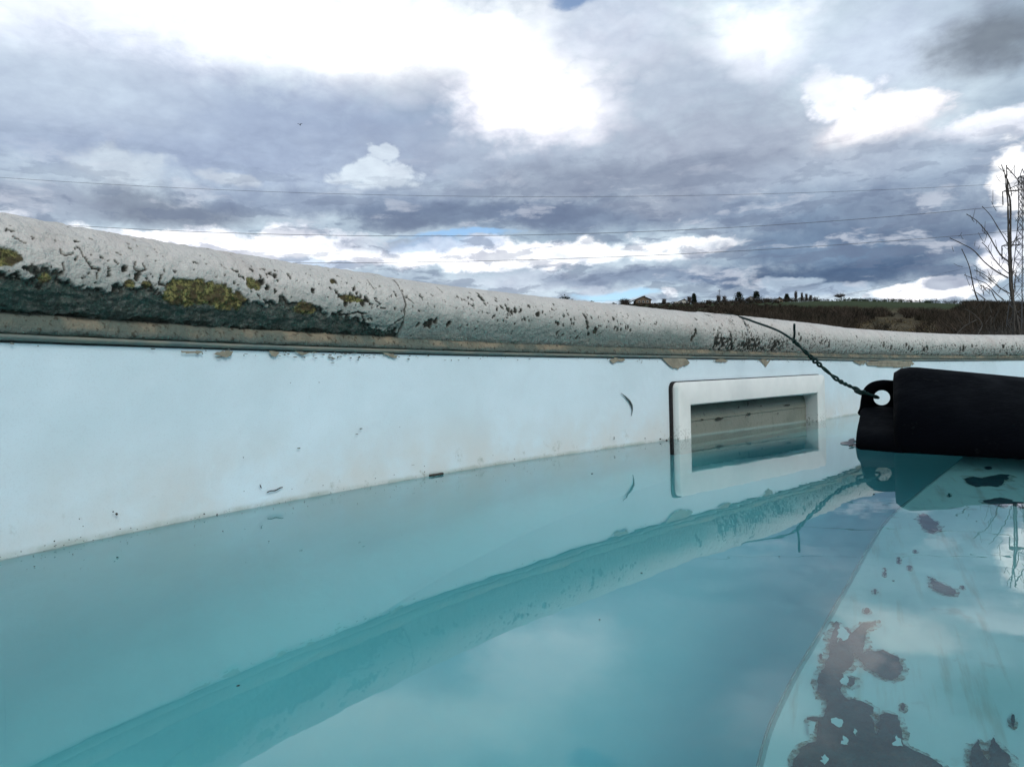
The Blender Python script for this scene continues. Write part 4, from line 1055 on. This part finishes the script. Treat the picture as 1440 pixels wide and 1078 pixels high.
h1, h2 = helix(tw, 0, .0014, 7.5), helix(tw, math.pi, .0014, 7.5)
eye = [(.4750, .985, .0530), (.4810, .991, .0510), (.4860, 1.003, .0500), (.4850, 1.016, .0510), (.4740, 1.024, .0550), (.4640, 1.020, .0590), (.4600, 1.005, .0605), (.4620, .992, .0590)]
s1 = MB(); s1.tube([tuple(p) for p in lead[:-2]] + [tuple(p) for p in h1] + [tuple(q) for q in cr([tuple(h1[-1])] + eye, 5)[3:]], .0016, 8)
s1.build('wire_strand', wirem, wire, smooth=True)
tip = cr([(.3742, .995, .1496), (.3770, 1.003, .1440), (.3835, 1.02, .1385), (.3870, 1.032, .1330), (.3895, 1.043, .1310)], 8)
s2 = MB(); s2.tube([tuple(p) for p in tip] + [tuple(p) for p in h2[3:]], .0016, 8)
s2.build('wire_strand', wirem, wire, smooth=True)

# ------------------------------------------------------------------ twigs and bits of debris
dk = noisy('dead_twig', (.02, .017, .012), (.05, .04, .03), 200, .85)
def twig(a, b, r, label, cat='twig', bend=.0004):
    a, b = np.array(a), np.array(b)
    pts = [tuple(a + (b - a) * t + np.array((0, 0, bend * math.sin(t * 9)))) for t in np.linspace(0, 1, 9)]
    rad = [r * (0.55 + .45 * math.sin(math.pi * (.15 + .7 * t))) for t in np.linspace(0, 1, 9)]
    q = MB(); q.tube(pts, rad, 6)
    return tag(q.build('twig', dk, smooth=True), label, cat)
twig(wall_pt(.174, .0016, .0091), wall_pt(.188, .0016, .0107), .00042, 'thin dry twig stuck slanting on the liner just above the water')
twig(wall_pt(.168, .0014, .0153), wall_pt(.1695, .0014, .0126), .00028, 'tiny upright sliver on the liner left of the slanting twig')
twig((-.0751, .669, .0007), (-.0643, .6824, .0009), .0013, 'short black twig floating against the wall at the waterline', bend=.0002)
twig((.3800, .853, .0012), (.3875, .8600, .0016), .0009, 'small dark splinter poking out at the left foot of the float', bend=.0001)
def blob(loc, r, name, label, cat, group, mt_, flat=.5, seed=0):
    rn = random.Random(seed)
    bm = bmesh.new()
    bmesh.ops.create_icosphere(bm, subdivisions=1, radius=1)
    for v in bm.verts:
        v.co *= rn.uniform(.6, 1.25)
        v.co = Vector((v.co.x * r * rn.uniform(.8, 1.3), v.co.y * r, v.co.z * r * flat))
    me = bpy.data.meshes.new(name); bm.to_mesh(me); bm.free()
    o = link_mesh(name, me, mt_, None)
    o.location = loc
    return tag(o, label, cat, group)
SPL = {0: 'largest dark dirt blob low on the liner at the left', 15: 'dark speck at the waterline touching the skimmer gasket', 16: 'clot of green dirt on the waterline left of the skimmer', 18: 'speck on the skimmer frame foot at the waterline', 20: 'lone speck high on the liner above the black float', 30: 'lone speck on the middle of the liner well above the water'}
for i, (s, z, r) in enumerate(SPECK):
    x, y = at(s)[:2]
    dd = math.hypot(x, y)
    blob(tuple(wall_pt(s, .0022, z)), r / 1060 * dd * .75, 'dirt_speck', SPL.get(i, 'tiny dark speck of dirt stuck on the pale liner near the waterline'), 'dirt', 'dirt specks on the liner', dk, .9, i)
for i, (x, y, r) in enumerate(((-.0779, .2091, .00055), (.0283, .2595, .0004), (.0533, .3207, .0006), (.0683, .6634, .0011), (.2461, .516, .0009), (.2543, .4154, .0004), (.1203, .3442, .0004), (.15, .30, .0005))):
    blob((x, y, .0003), r, 'leaf_fragment', 'tiny dark leaf fragment floating on the open water', 'debris', 'floating leaf fragments', dk, .35, i + 60)

# ------------------------------------------------------------------ power line
sc_ = MB()
for i in range(420):
    s = rnd.uniform(-.02, .80) if rnd.random() < .8 else rnd.uniform(.76, .80)
    if i < 260: p = wall_pt(s, rnd.uniform(.001, .003), abs(rnd.gauss(0, .0018)))
    else:
        p = wall_pt(s, .002 + abs(rnd.gauss(0, .035)), .0002)
    r = rnd.uniform(.00012, .00042)
    a = rnd.uniform(0, 3)
    V = [(p[0] + r * math.cos(a + t) * (1.4 if k % 2 else 1), p[1] + r * math.sin(a + t), p[2] + (r * .8 if k % 2 else 0)) for k, t in enumerate((0, 1.6, 3.1, 4.7))] + [(p[0], p[1], p[2] + r)]
    sc_.add(V, [(0, 1, 4), (1, 2, 4), (2, 3, 4), (3, 0, 4), (3, 2, 1, 0)])
tag(sc_.build('waterline_scum', dk), kind='stuff')
steel = noisy('galvanised_steel', (.05, .052, .056), (.075, .078, .082), 2, .6)
cablem = noisy('cable', (.09, .095, .11), (.12, .125, .14), 2, .6)
insm = noisy('insulator_glass', (.03, .035, .03), (.05, .05, .045), 5, .4)
PX, PY = 80.55, 118.0
PZ0 = float(terrain(PX, PY)) - .2
def pylon_mesh():
    H, B, T = 31.0 - PZ0, 2.1, .42
    lat = MB()
    def hw(z):
        return T + (B - T) * max(0, 1 - z / (H * .80)) ** 1.25
    lv = [0, 3.4, 6.4, 9.0, 11.2, 13.2, 15.0, 16.5, 17.9, 19.2, 20.4, 21.6, 22.8, 24.0, 25.2, 26.4, 27.6, H - .8]
    lv = [z for z in lv if z < H - .7] + [H - .7]
    for a, b_ in zip(lv[:-1], lv[1:]):
        for (sx_, sy_) in ((-1, -1), (1, -1), (1, 1), (-1, 1)):
            lat.bar((sx_ * hw(a), sy_ * hw(a), a), (sx_ * hw(b_), sy_ * hw(b_), b_), .06)
        c4 = [(-1, -1), (1, -1), (1, 1), (-1, 1)]
        for q in range(4):
            p, r_ = c4[q], c4[(q + 1) % 4]
            lat.bar((p[0] * hw(a), p[1] * hw(a), a), (r_[0] * hw(b_), r_[1] * hw(b_), b_), .034)
            lat.bar((r_[0] * hw(a), r_[1] * hw(a), a), (p[0] * hw(b_), p[1] * hw(b_), b_), .034)
            lat.bar((p[0] * hw(b_), p[1] * hw(b_), b_), (r_[0] * hw(b_), r_[1] * hw(b_), b_), .03)
    lat.bar((-T, 0, H - .7), (0, 0, H + .5), .06); lat.bar((T, 0, H - .7), (0, 0, H + .5), .06)
    return lat, H
lat, PH = pylon_mesh()
ARMS = [(28.0, 3.15, 1), (19.5, 3.45, 1), (23.7, 4.1, -1)]
pyl = thing('electricity_pylon', (PX, PY, PZ0), 'tall steel lattice pylon cut by the right edge behind the bare tree', 'pylon', 'pylons of the power line')
lo_ = lat.build('lattice_tower', steel, None); lo_.parent = pyl
arm_me, ins_me = [], []
for side in (-1, 1):
    for (z, L, _) in ((28.0, 3.15, 0), (19.5, 3.45, 0)):
        zz_ = z - PZ0
        b = MB()
        for sy_ in (-.4, .4):
            b.bar((side * .4, sy_, zz_ + 1.15), (side * L, 0, zz_), .07)
            b.bar((side * .4, sy_, zz_ + .15), (side * L, 0, zz_), .07)
            for t in (.3, .55, .78):
                b.bar((side * (.4 + (L - .4) * t), sy_ * (1 - t), zz_ + 1.15 * (1 - t)), (side * (.4 + (L - .4) * (t - .15)), sy_ * (1 - t), zz_ + .15 * (1 - t)), .035)
        o = b.build('cross_arm', steel, None); o.parent = pyl
        b = MB()
        b.tube([(side * L, 0, zz_ - q * .1) for q in range(22)], [.05 if q % 2 else .12 for q in range(22)], 6)
        o = b.build('insulator', insm, None); o.parent = pyl
far = []
def copy_thing(root, loc, scale, rz, label):
    r = root.copy(); COL.objects.link(r)
    r.location = loc; r.scale = (scale,) * 3; r.rotation_euler = (0, 0, rz)
    r['label'] = label
    for ch in list(root.children):
        c = ch.copy(); COL.objects.link(c); c.parent = r
    return r
FX, FY = .2775 * 1050, 1050.
copy_thing(pyl, (FX, FY, 1050 * .1127 - 22.2), .95, .5, 'small far pylon standing beyond the ridge above the houses')
copy_thing(pyl, (-190, 118, PZ0), 1.0, 0, 'pylon out to the left that carries the near cables')
def cable(pts, r, label):
    q = MB(); q.tube(pts, r, 5)
    return tag(q.build('power_cable', cablem), label, 'cable', 'cables of the power line')
def para(p3, x0, x1, y0=118., n=60):
    c = np.polyfit([p[0] for p in p3], [p[1] for p in p3], 2)
    return [(x, y0, float(np.polyval(c, x))) for x in np.linspace(x0, x1, n)]
cable(para([(-79.36, 33.67), (-57.1, 31.95), (.64, 28.88), (42.9, 28.49), (76.3, 29.18)], -190, 80.5), .024, 'uppermost thin cable crossing the whole sky')
cable(para([(-62.86, 25.52), (.51, 22.88), (38.36, 23.47), (77.13, 25.7)], -190, 77.4), .036, 'middle cable running to the insulator of the upper cross arm')
cable(para([(-30.7, 19.35), (.42, 18.76), (38.28, 19.92), (80.4, 21.86)], -190, 84), .036, 'lowest near cable passing low over the coping')
def sag(a, b, s_):
    a, b = np.array(a), np.array(b)
    return [tuple(a + (b - a) * t - np.array((0, 0, 4 * s_ * t * (1 - t)))) for t in np.linspace(0, 1, 40)]
FZ = 1050 * .1127
cable(sag((FX - 2, FY, FZ - 2), (77, 118, 17.4), 12), list(np.linspace(.11, .014, 40)), 'faint cable from the far pylon down to the near pylon')
cable(sag((FX - 2, FY, FZ - 7), (-350, 900, 118), 10), [.12] * 40, 'faint cable leaving the far pylon to the left')

# ------------------------------------------------------------------ bare tree by the right edge
bark = noisy('grey_bark', (.05, .043, .035), (.10, .088, .072), 30, .85, .004, 90)
tree = thing('bare_tree', (8.05, 12, .1), 'young bare tree with knotted upright stems at the right edge', 'tree')
TR = {'trunk': [(8.09, 12.0, 0.53), (8.07, 12.0, 0.82), (8.0, 12.0, 1.16), (7.96, 12.0, 1.5), (7.95, 12.0, 2.12), (7.95, 12.0, 2.69), (7.94, 12.0, 3.0), (7.94, 12.0, 3.34)], 't2': [(8.01, 12.0, 0.65), (8.01, 12.0, 1.1), (7.99, 12.0, 1.44), (7.98, 12.0, 2.01), (7.99, 12.0, 2.71), (7.96, 12.0, 2.91), (7.95, 12.0, 3.08), (7.91, 12.0, 3.2), (7.86, 12.0, 3.35)], 'b1': [(7.96, 12.0, 2.69), (7.9, 12.0, 2.91), (7.86, 12.0, 3.01), (7.82, 12.0, 3.14)], 'b2': [(7.93, 12.0, 2.1), (7.85, 12.0, 2.35), (7.78, 12.0, 2.58), (7.7, 12.0, 2.75)], 'b3': [(7.94, 12.0, 1.81), (7.82, 12.0, 1.9), (7.72, 12.0, 2.04), (7.63, 12.0, 2.19), (7.55, 12.0, 2.3), (7.41, 12.0, 2.45), (7.24, 12.0, 2.56)], 'b4': [(7.93, 12.0, 1.55), (7.79, 12.0, 1.65), (7.62, 12.0, 1.81), (7.46, 12.0, 2.02), (7.31, 12.0, 2.13), (7.13, 12.0, 2.24)], 'b5': [(7.95, 12.0, 1.3), (7.82, 12.0, 1.39), (7.73, 12.0, 1.49), (7.6, 12.0, 1.62), (7.46, 12.0, 1.7)], 'b6': [(7.94, 12.0, 1.62), (7.82, 12.0, 1.73), (7.71, 12.0, 1.88), (7.64, 12.0, 2.02), (7.55, 12.0, 2.13)], 'b7': [(7.44, 12.0, 1.21), (7.36, 12.0, 1.34), (7.29, 12.0, 1.51), (7.21, 12.0, 1.74), (7.07, 12.0, 1.99)], 'b8': [(7.86, 12.0, 1.19), (7.77, 12.0, 1.31), (7.66, 12.0, 1.47), (7.56, 12.0, 1.54), (7.37, 12.0, 1.64)], 'b9': [(7.56, 12.0, 1.21), (7.53, 12.0, 1.32), (7.51, 12.0, 1.4)], 'b10': [(7.78, 12.0, 1.13), (7.67, 12.0, 1.25), (7.58, 12.0, 1.35), (7.39, 12.0, 1.42)], 'b11': [(8.01, 12.0, 1.22), (8.08, 12.0, 1.44), (8.15, 12.0, 1.61), (8.21, 12.0, 1.69)], 'b12': [(7.97, 12.0, 2.01), (8.06, 12.0, 2.12), (8.14, 12.0, 2.25)], 'b13': [(8.0, 12.0, 2.57), (8.06, 12.0, 2.44), (8.16, 12.0, 2.46)], 'b14': [(7.95, 12.0, 3.3), (8.06, 12.0, 3.18), (8.19, 12.0, 3.02)], 'b15': [(7.95, 12.0, 3.12), (8.08, 12.0, 3.0), (8.18, 12.0, 2.91)], 'b16': [(7.43, 12.0, 0.66), (7.55, 12.0, 0.83), (7.47, 12.0, 1.0), (7.38, 12.0, 1.09)], 'b17': [(8.07, 12.0, 0.65), (7.94, 12.0, 0.82), (7.89, 12.0, 0.99)], 'b18': [(7.71, 12.0, 0.66), (7.63, 12.0, 0.86), (7.66, 12.0, 1.03), (7.61, 12.0, 1.17)], 'b19': [(8.17, 12.0, 0.69), (8.13, 12.0, 0.99), (8.18, 12.0, 1.27)], 'b20': [(7.09, 12.0, 0.67), (7.22, 12.0, 0.8), (7.4, 12.0, 0.89)]}
rt = random.Random(5)
def knobby(pts, r0_, r1_, dy=0.):
    p = cr([(a[0], a[1] + dy * (i / len(pts)), a[2]) for i, a in enumerate(pts)], 6)
    n = len(p)
    rad = [(r0_ + (r1_ - r0_) * (i / (n - 1)) ** .8) * (1 + .28 * (rt.random() < .25)) for i in range(n)]
    rad[-1] = r1_ * 1.6
    return [tuple(q) for q in p], rad
for nm, pts in TR.items():
    if nm == 'trunk': q = MB(); q.tube(*knobby(pts, .026, .006), 8); q.build('trunk', bark, tree, True)
    elif nm == 't2': q = MB(); q.tube(*knobby(pts, .020, .006), 8); q.build('trunk', bark, tree, True)
    else:
        r_ = .013 if nm in ('b3', 'b4', 'b7') else .009
        q = MB(); q.tube(*knobby(pts, r_ * .95, .005, rt.uniform(-.5, .5)), 6); q.build('branch', bark, tree, True)

# fine side twigs on the stems
tws = MB()
for nm, pts in list(TR.items()):
    p = cr([tuple(a) for a in pts], 5)
    for q_ in p[3:]:
        if rt.random() < .36:
            d_ = Vector((rt.uniform(-1, 1), rt.uniform(-.6, .6), rt.uniform(.4, 1.4))).normalized() * rt.uniform(.06, .24)
            m_ = Vector(q_) + d_ * .5 + Vector((0, 0, -.012))
            tws.tube([tuple(q_), tuple(m_), tuple(Vector(q_) + d_)], [.004, .0034, .0026], 4)
tag(tws.build('fine_twigs', bark, tree), kind='stuff')

# ------------------------------------------------------------------ scrub and woods (nobody could count these)
def tri_soup(name, items, material, kind='stuff'):
    """items: list of arrays (n,3,3)"""
    A = np.concatenate(items, 0)
    V = A.reshape(-1, 3)
    return tag(link_mesh(name, from_np(name, V, np.arange(len(V)).reshape(-1, 3)), material), kind=kind)
rs = np.random.RandomState(11)
def twig_clump(x, y, z, h, wd, n, wid, lean=.35):
    bx = x + rs.normal(0, wd * .18, n); by = y + rs.normal(0, wd * .18, n)
    hh_ = h * rs.uniform(.5, 1, n)
    tx = bx + rs.normal(0, lean * wd, n); ty = by + rs.normal(0, lean * wd, n)
    a = rs.uniform(0, np.pi, n)
    dx, dy_ = np.cos(a) * wid, np.sin(a) * wid
    z0 = z + h * rs.uniform(-.05, .35, n)
    return np.stack([np.stack([bx - dx, by - dy_, z0], -1), np.stack([bx + dx, by + dy_, z0], -1), np.stack([tx, ty, z + hh_], -1)], 1)
def leaf_clump(x, y, z, h, wd, n, sz):
    u = rs.normal(0, 1, (n, 3)); u /= np.linalg.norm(u, axis=1)[:, None]
    r = rs.uniform(.25, 1, n) ** .5
    lump = 1 + .25 * np.sin(u[:, 0] * 5 + x) * np.cos(u[:, 1] * 4 + y) + .2 * np.sin(u[:, 2] * 7)
    c = np.stack([x + u[:, 0] * r * wd / 2 * lump, y + u[:, 1] * r * wd / 2 * lump, z + h / 2 + u[:, 2] * r * h / 2 * lump], -1)
    d = rs.normal(0, sz, (n, 3, 3))
    return c[:, None, :] + d
scrubm = noisy('bare_scrub', srgb(66, 58, 50), srgb(90, 78, 66), .2, .95, spec=.1)
scrubm2 = noisy('dark_scrub', srgb(44, 42, 36), srgb(64, 58, 46), .15, .95, spec=.1)
brownm = noisy('dry_bracken', srgb(124, 108, 84), srgb(90, 82, 60), .3, .95, spec=.1)
greenm = noisy('evergreen_leaf', srgb(32, 44, 26), srgb(46, 56, 32), .5, .9, spec=.2)
grassm = noisy('grass', srgb(66, 72, 40), srgb(96, 92, 58), .4, .95, spec=.1)
wood, wood2, brk, evg = [], [], [], []
cnt = 0
while cnt < 3400:
    yv = rs.uniform(120, 425); q = rs.uniform(.10, .80); xv = q * yv
    e_ = float(terrain(xv, yv)) / yv
    fieldish = yv > 322 + 10 * math.sin(xv * .05)
    ok = True
    if fieldish and q < .60: ok = rs.rand() < (.55 if q < .385 else .03)
    clr = (.44 < q < .60) and (120 < yv < 215 + 60 * (q - .44) / .16 * 0 + 25 * math.sin(q * 40))
    if clr: ok = rs.rand() < .06
    path = abs((q - .535) - (yv - 215) * -.00055) < .012 and 190 < yv < 300
    if path: ok = rs.rand() < .1
    if yv > 296 + 12 * math.sin(xv * .07) and q < .59 and q > .36: ok = False
    if not ok: continue
    cnt += 1
    z = float(terrain(xv, yv))
    h = rs.uniform(1.8, 4.0) * (1.35 if q > .60 else 1) * (.7 if fieldish else 1) * float(np.interp(yv, [120, 250, 330], [1.1, 1, .6 if q < .6 else 1]))
    c = twig_clump(xv, yv, z - .2, h, h * 1.3, 46, .05 + yv * .00022)
    (wood if rs.rand() < .55 else wood2).append(c)
    if rs.rand() < .3: wood2.append(leaf_clump(xv, yv, z, h * .5, h * 1.1, 30, .16))
for i in range(240):
    yv = rs.uniform(110, 230); q = rs.uniform(.42, .64); xv = q * yv; z = float(terrain(xv, yv))
    brk.append(leaf_clump(xv, yv, z - .2, rs.uniform(.6, 1.6), rs.uniform(1.5, 4), 50, .13))
for i in range(60):
    yv = rs.uniform(395, 430); q = rs.uniform(.43, .70); xv = q * yv; z = float(terrain(xv, yv))
    evg.append(leaf_clump(xv, yv, z - .3, rs.uniform(1.0, 2.2), rs.uniform(3, 8), 60, .25))
tri_soup('bare_scrub', wood, scrubm); tri_soup('dark_scrub', wood2, scrubm2); tri_soup('dry_bracken', brk, brownm); tri_soup('ridge_hedge', evg, greenm)
# near thicket at the foot of the bare tree
th1, th2 = [], []
for i in range(150):
    yv = rs.uniform(14, 34); q = rs.uniform(.60, .80); xv = q * yv; z = float(terrain(xv, yv))
    h = (.047 + rs.uniform(.0, .036) * min(1, (q - .595) / .05)) * yv
    th1.append(twig_clump(xv, yv, z, h, .9, 40, .008, .5))
    if rs.rand() < .6: th2.append(leaf_clump(xv, yv, z, h * .8, 1.3, 46, .035))
for i in range(70):
    yv = rs.uniform(13, 24); q = rs.uniform(.54, .66); xv = q * yv; z = float(terrain(xv, yv))
    th1.append(twig_clump(xv, yv, z, .052 * yv * rs.uniform(.9, 1.08), .7, 30, .006, .6))
tri_soup('bramble_thicket', th1, bark); tri_soup('bramble_leaves', th2, scrubm2)

# ------------------------------------------------------------------ things on the ridge
wallm = noisy('house_render', srgb(118, 100, 82), srgb(94, 80, 66), 1, .9)
wallw = noisy('pale_render', srgb(205, 200, 188), srgb(180, 176, 165), 1, .9)
roofm = noisy('brown_roof_tiles', srgb(60, 50, 46), srgb(78, 62, 54), 2, .9)
glassm = noisy('dark_glass', (.02, .025, .03), (.03, .035, .04), 1, .15)
conm = noisy('conifer_needles', srgb(26, 36, 26), srgb(38, 48, 34), .8, .9, spec=.15)
twigm = noisy('bare_twigs', srgb(66, 60, 56), srgb(86, 78, 72), .5, .95)
RY = 430.
def gz(x, y=RY): return float(terrain(x, y)) - .15
def soup_mesh(A):
    V = A.reshape(-1, 3)
    return from_np('crown', V, np.arange(len(V)).reshape(-1, 3))
def far_tree(kind, x, w_, h, name, label, group=None, y=RY):
    z = gz(x, y)
    t = thing(name, (x, y, z), label, 'tree' if kind not in ('shrub',) else 'shrub', group)
    trunk = MB(); trunk.tube([(x, y, z - .3), (x + .05, y, z + h * .45), (x, y, z + h * (.9 if kind in ('bare', 'pop') else .6))], [max(.12, h * .03), max(.09, h * .02), .04], 6)
    trunk.build('trunk', bark, t)
    if kind == 'con':
        w_ *= 1.5; h *= 1.08
        its = []
        for k in range(9):
            f_ = k / 9
            its.append(leaf_clump(x, y, z + h * (.08 + .86 * f_) - .2, h * .24, w_ * (1 - f_ * .7), 130, .26))
        link_mesh('crown', soup_mesh(np.concatenate(its)), conm, t)
    elif kind == 'shrub':
        its = [leaf_clump(x + rs.normal(0, w_ * .16), y + rs.normal(0, 1), z - .3 + rs.uniform(-.1, .15) * h, h * rs.uniform(.75, 1.05), w_ * rs.uniform(.55, .85), 160, .24) for k in range(4)]
        link_mesh('crown', soup_mesh(np.concatenate(its)), conm, t)
    elif kind in ('bare', 'pop', 'lone'):
        b = []
        n = 230
        w_ *= 1.15
        z0 = z + h * (.12 if kind != 'lone' else .42)
        for k in range(n):
            s0 = rs.uniform(0, .75) if kind != 'lone' else rs.uniform(.0, .25)
            ps = np.array((x, y, z0 + s0 * h * .7))
            a = rs.uniform(0, 2 * np.pi)
            rad = w_ / 2 * rs.uniform(.4, 1)
            rise = h * (.35 if kind == 'pop' else .22) * rs.uniform(.4, 1.3)
            pe = ps + np.array((math.cos(a) * rad, math.sin(a) * rad, rise))
            pe[2] = min(pe[2], z + h)
            wd_ = .11
            b.append(np.stack([ps + (0, 0, -wd_), ps + (wd_, 0, wd_), pe]))
            for _ in range(2):
                pm = ps + (pe - ps) * rs.uniform(.4, .8)
                pq = pm + rs.normal(0, w_ * .09, 3) + (0, 0, h * .06)
                b.append(np.stack([pm + (-.07, 0, 0), pm + (.08, 0, .05), pq]))
        link_mesh('crown', soup_mesh(np.array(b)), twigm, t)
    return t
sh = [(31.65, 6.1, 3.9, 'broad dark shrub leftmost on the skyline above the coping'), (35.29, 3.7, 2.4, 'low dark shrub touching the leftmost broad shrub'), (39.15, 2.6, 1.6, 'smallest dark skyline shrub before the blue gap'), (47.03, 4.5, 2.7, 'rounded dark shrub under the blue strip of sky'), (52.71, 3.7, 1.9, 'low wide shrub right of the rounded skyline shrub'), (57.77, 3.2, 1.9, 'last low shrub before the bare tree by the house'), (197.25, 3.2, 2.2, 'dark round bush alone on the green field edge')]
for x, w_, h, lb in sh: far_tree('shrub', x, w_, h, 'skyline_shrub', lb, 'shrubs on the skyline')
ts = [('bare', 65.24, 8.5, 4.6, 'wide bare tree just left of the big brown house'), ('bare', 87.76, 3.2, 4.2, 'thin bare tree right of the big brown house'), ('bare', 102.33, 3.6, 5.5, 'tall bare tree behind the low house'), ('con', 104.9, 2.4, 5.7, 'narrow dark evergreen beside the tall bare tree'), ('bare', 113.1, 3.7, 2.8, 'faint low bare tree between low house and far pylon'), ('bare', 119.0, 3.2, 6.1, 'bare tree left in the pair before the far pylon'), ('bare', 122.2, 3.0, 5.6, 'bare tree right in the pair before the far pylon'), ('con', 130.31, 5.0, 5.9, 'dark bushy conifer left of the white gable'), ('con', 140.45, 4.9, 6.0, 'dark bushy conifer right of the white gable'), ('bare', 146.15, 3.4, 2.8, 'low bare tree by the small tan house'), ('con', 157.71, 2.9, 4.3, 'small upright conifer left of the poplars'), ('pop', 162.98, 2.2, 7.0, 'tallest bare poplar of the skyline row'), ('pop', 166.42, 1.8, 5.8, 'second bare poplar of the skyline row'), ('pop', 168.9, 1.8, 5.0, 'third bare poplar of the skyline row'), ('pop', 171.4, 2.0, 4.1, 'last and lowest bare poplar of the skyline row'), ('lone', 187.93, 6.6, 5.0, 'lone spreading tree on the open green field')]
for kd, x, w_, h, lb in ts:
    far_tree(kd, x, w_, h, {'bare': 'bare_tree', 'con': 'conifer', 'pop': 'poplar', 'lone': 'field_tree'}[kd], lb, 'trees on the ridge')
for i in range(40):   # dark understorey in front of the houses, as shrubs merged in one hedge mass
    pass
hd = [leaf_clump(x, RY - 6 + rs.uniform(-3, 2), gz(x, RY - 6), rs.uniform(.9, 1.5) * (1.9 if 108 < x < 172 else 1), 4.0, 110, .2) for x in np.arange(62, 178, 1.7)]
tri_soup('ridge_understorey', hd, scrubm2)
tri_soup('ridge_brush', [twig_clump(x, RY - 4, gz(x, RY - 4), rs.uniform(2.2, 4.2), 4, 40, .10) for x in np.r_[np.arange(112, 174, 1.6), np.arange(196, 300, 5)]], twigm)

def house(x, w_, h, dpth, wm_, label, long_left=0.0, wins=2, y=RY, zoff=0.):
    z = gz(x, y) - .3 + zoff
    t = thing('house', (x, y, z), label, 'house')
    he = h * .56
    b = MB()
    hw, hd_ = w_ / 2, dpth / 2
    V = [(x - hw, y - hd_, z), (x + hw, y - hd_, z), (x + hw, y - hd_, z + he), (x, y - hd_, z + h), (x - hw, y - hd_, z + he),
         (x - hw, y + hd_, z), (x + hw, y + hd_, z), (x + hw, y + hd_, z + he), (x, y + hd_, z + h), (x - hw, y + hd_, z + he)]
    b.add(V, [(0, 1, 2, 3, 4), (9, 8, 7, 6, 5), (1, 6, 7, 2), (0, 4, 9, 5)])
    b.build('wall', wm_, t)
    r = MB()
    ov, tk = .5, .28
    for sgn, ex in ((1, 0), (-1, long_left)):
        ang_ = (h - he) / hw
        x1 = x + sgn * (hw + ov + ex)
        z1 = z + he - (ov + ex) * ang_ * (.75 if ex else 1)
        r.add([(x, y - hd_ - ov, z + h + tk), (x1, y - hd_ - ov, z1 + tk), (x1, y + hd_ + ov, z1 + tk), (x, y + hd_ + ov, z + h + tk),
               (x, y - hd_ - ov, z + h + .02), (x1, y - hd_ - ov, z1 + .02), (x1, y + hd_ + ov, z1 + .02), (x, y + hd_ + ov, z + h + .02)],
              [(0, 1, 2, 3), (4, 7, 6, 5), (0, 4, 5, 1), (1, 5, 6, 2), (2, 6, 7, 3)])
    ro = r.build('roof', roofm, t)
    c = MB(); c.box((x + hw * .35, y, z + h + .2), (.3, .3, .6)); ch = c.build('chimney', wm_); ch.parent = ro
    for k in range(wins):
        wx_ = x - hw * .55 + k * (w_ * .55 / max(1, wins - 1) if wins > 1 else 0)
        f_ = MB(); f_.box((wx_, y - hd_ - .02, z + he * .6), (.62, .05, .62)); fo_ = f_.build('window', wallw, t)
        p_ = MB(); p_.box((wx_, y - hd_ - .08, z + he * .6), (.5, .03, .5)); po = p_.build('pane', glassm); po.parent = fo_
    return t
house(75.2, 8.6, 4.4, 8, wallm, 'big tan house with brown roof sweeping down to the left', 3.2, 3, zoff=.6)
house(98.4, 5.6, 2.6, 6, wallw, 'low pale house under the tall bare tree', .6, 2, zoff=.3)
house(136.44, 2.8, 2.0, 5, wallw, 'white gable between two dark conifers', 0, 1, zoff=1.6)
house(149.34, 3.4, 2.6, 5, wallm, 'small tan gabled house below the ridge trees', 0, 1, y=420)
van = thing('van', (93.2, 424, gz(93.2, 424)), 'white van parked on the grass below the low house', 'van')
vz = gz(93.2, 424)
b = MB(); b.box((93.2, 424, vz + .98), (1.15, .9, .62)); b.box((94.5, 424, vz + .72), (.3, .86, .36)); b.build('body', wallw, van)
b = MB(); b.box((94.55, 424, vz + 1.2), (.16, .78, .16)); b.build('windscreen', glassm, van)
for dx in (-.7, .85):
    for dy in (-.85, .85):
        b = MB(); b.tube([(93.2 + dx, 424 + dy - .1, vz + .34), (93.2 + dx, 424 + dy + .1, vz + .34)], .34, 10); b.build('wheel', blk, van)

# ------------------------------------------------------------------ two birds
for (x, y, z, lb) in ((-32.8, 120, 41.6, 'small dark bird gliding high left of the small white cloud'),):
    b = MB()
    b.add([(x - .5, y, z + .12), (x - .2, y - .12, z + .16), (x, y - .1, z), (x, y + .15, z), (x - .22, y + .1, z + .16)], [(0, 1, 2, 3, 4)])
    b.add([(x + .5, y, z + .12), (x + .2, y - .12, z + .16), (x, y - .1, z), (x, y + .15, z), (x + .22, y + .1, z + .16)], [(0, 1, 2, 3, 4)])
    b.tube([(x, y - .3, z), (x, y - .1, z), (x, y + .15, z), (x, y + .4, z)], [.02, .07, .06, .03], 6)
    tag(b.build('bird', dk), lb, 'bird')
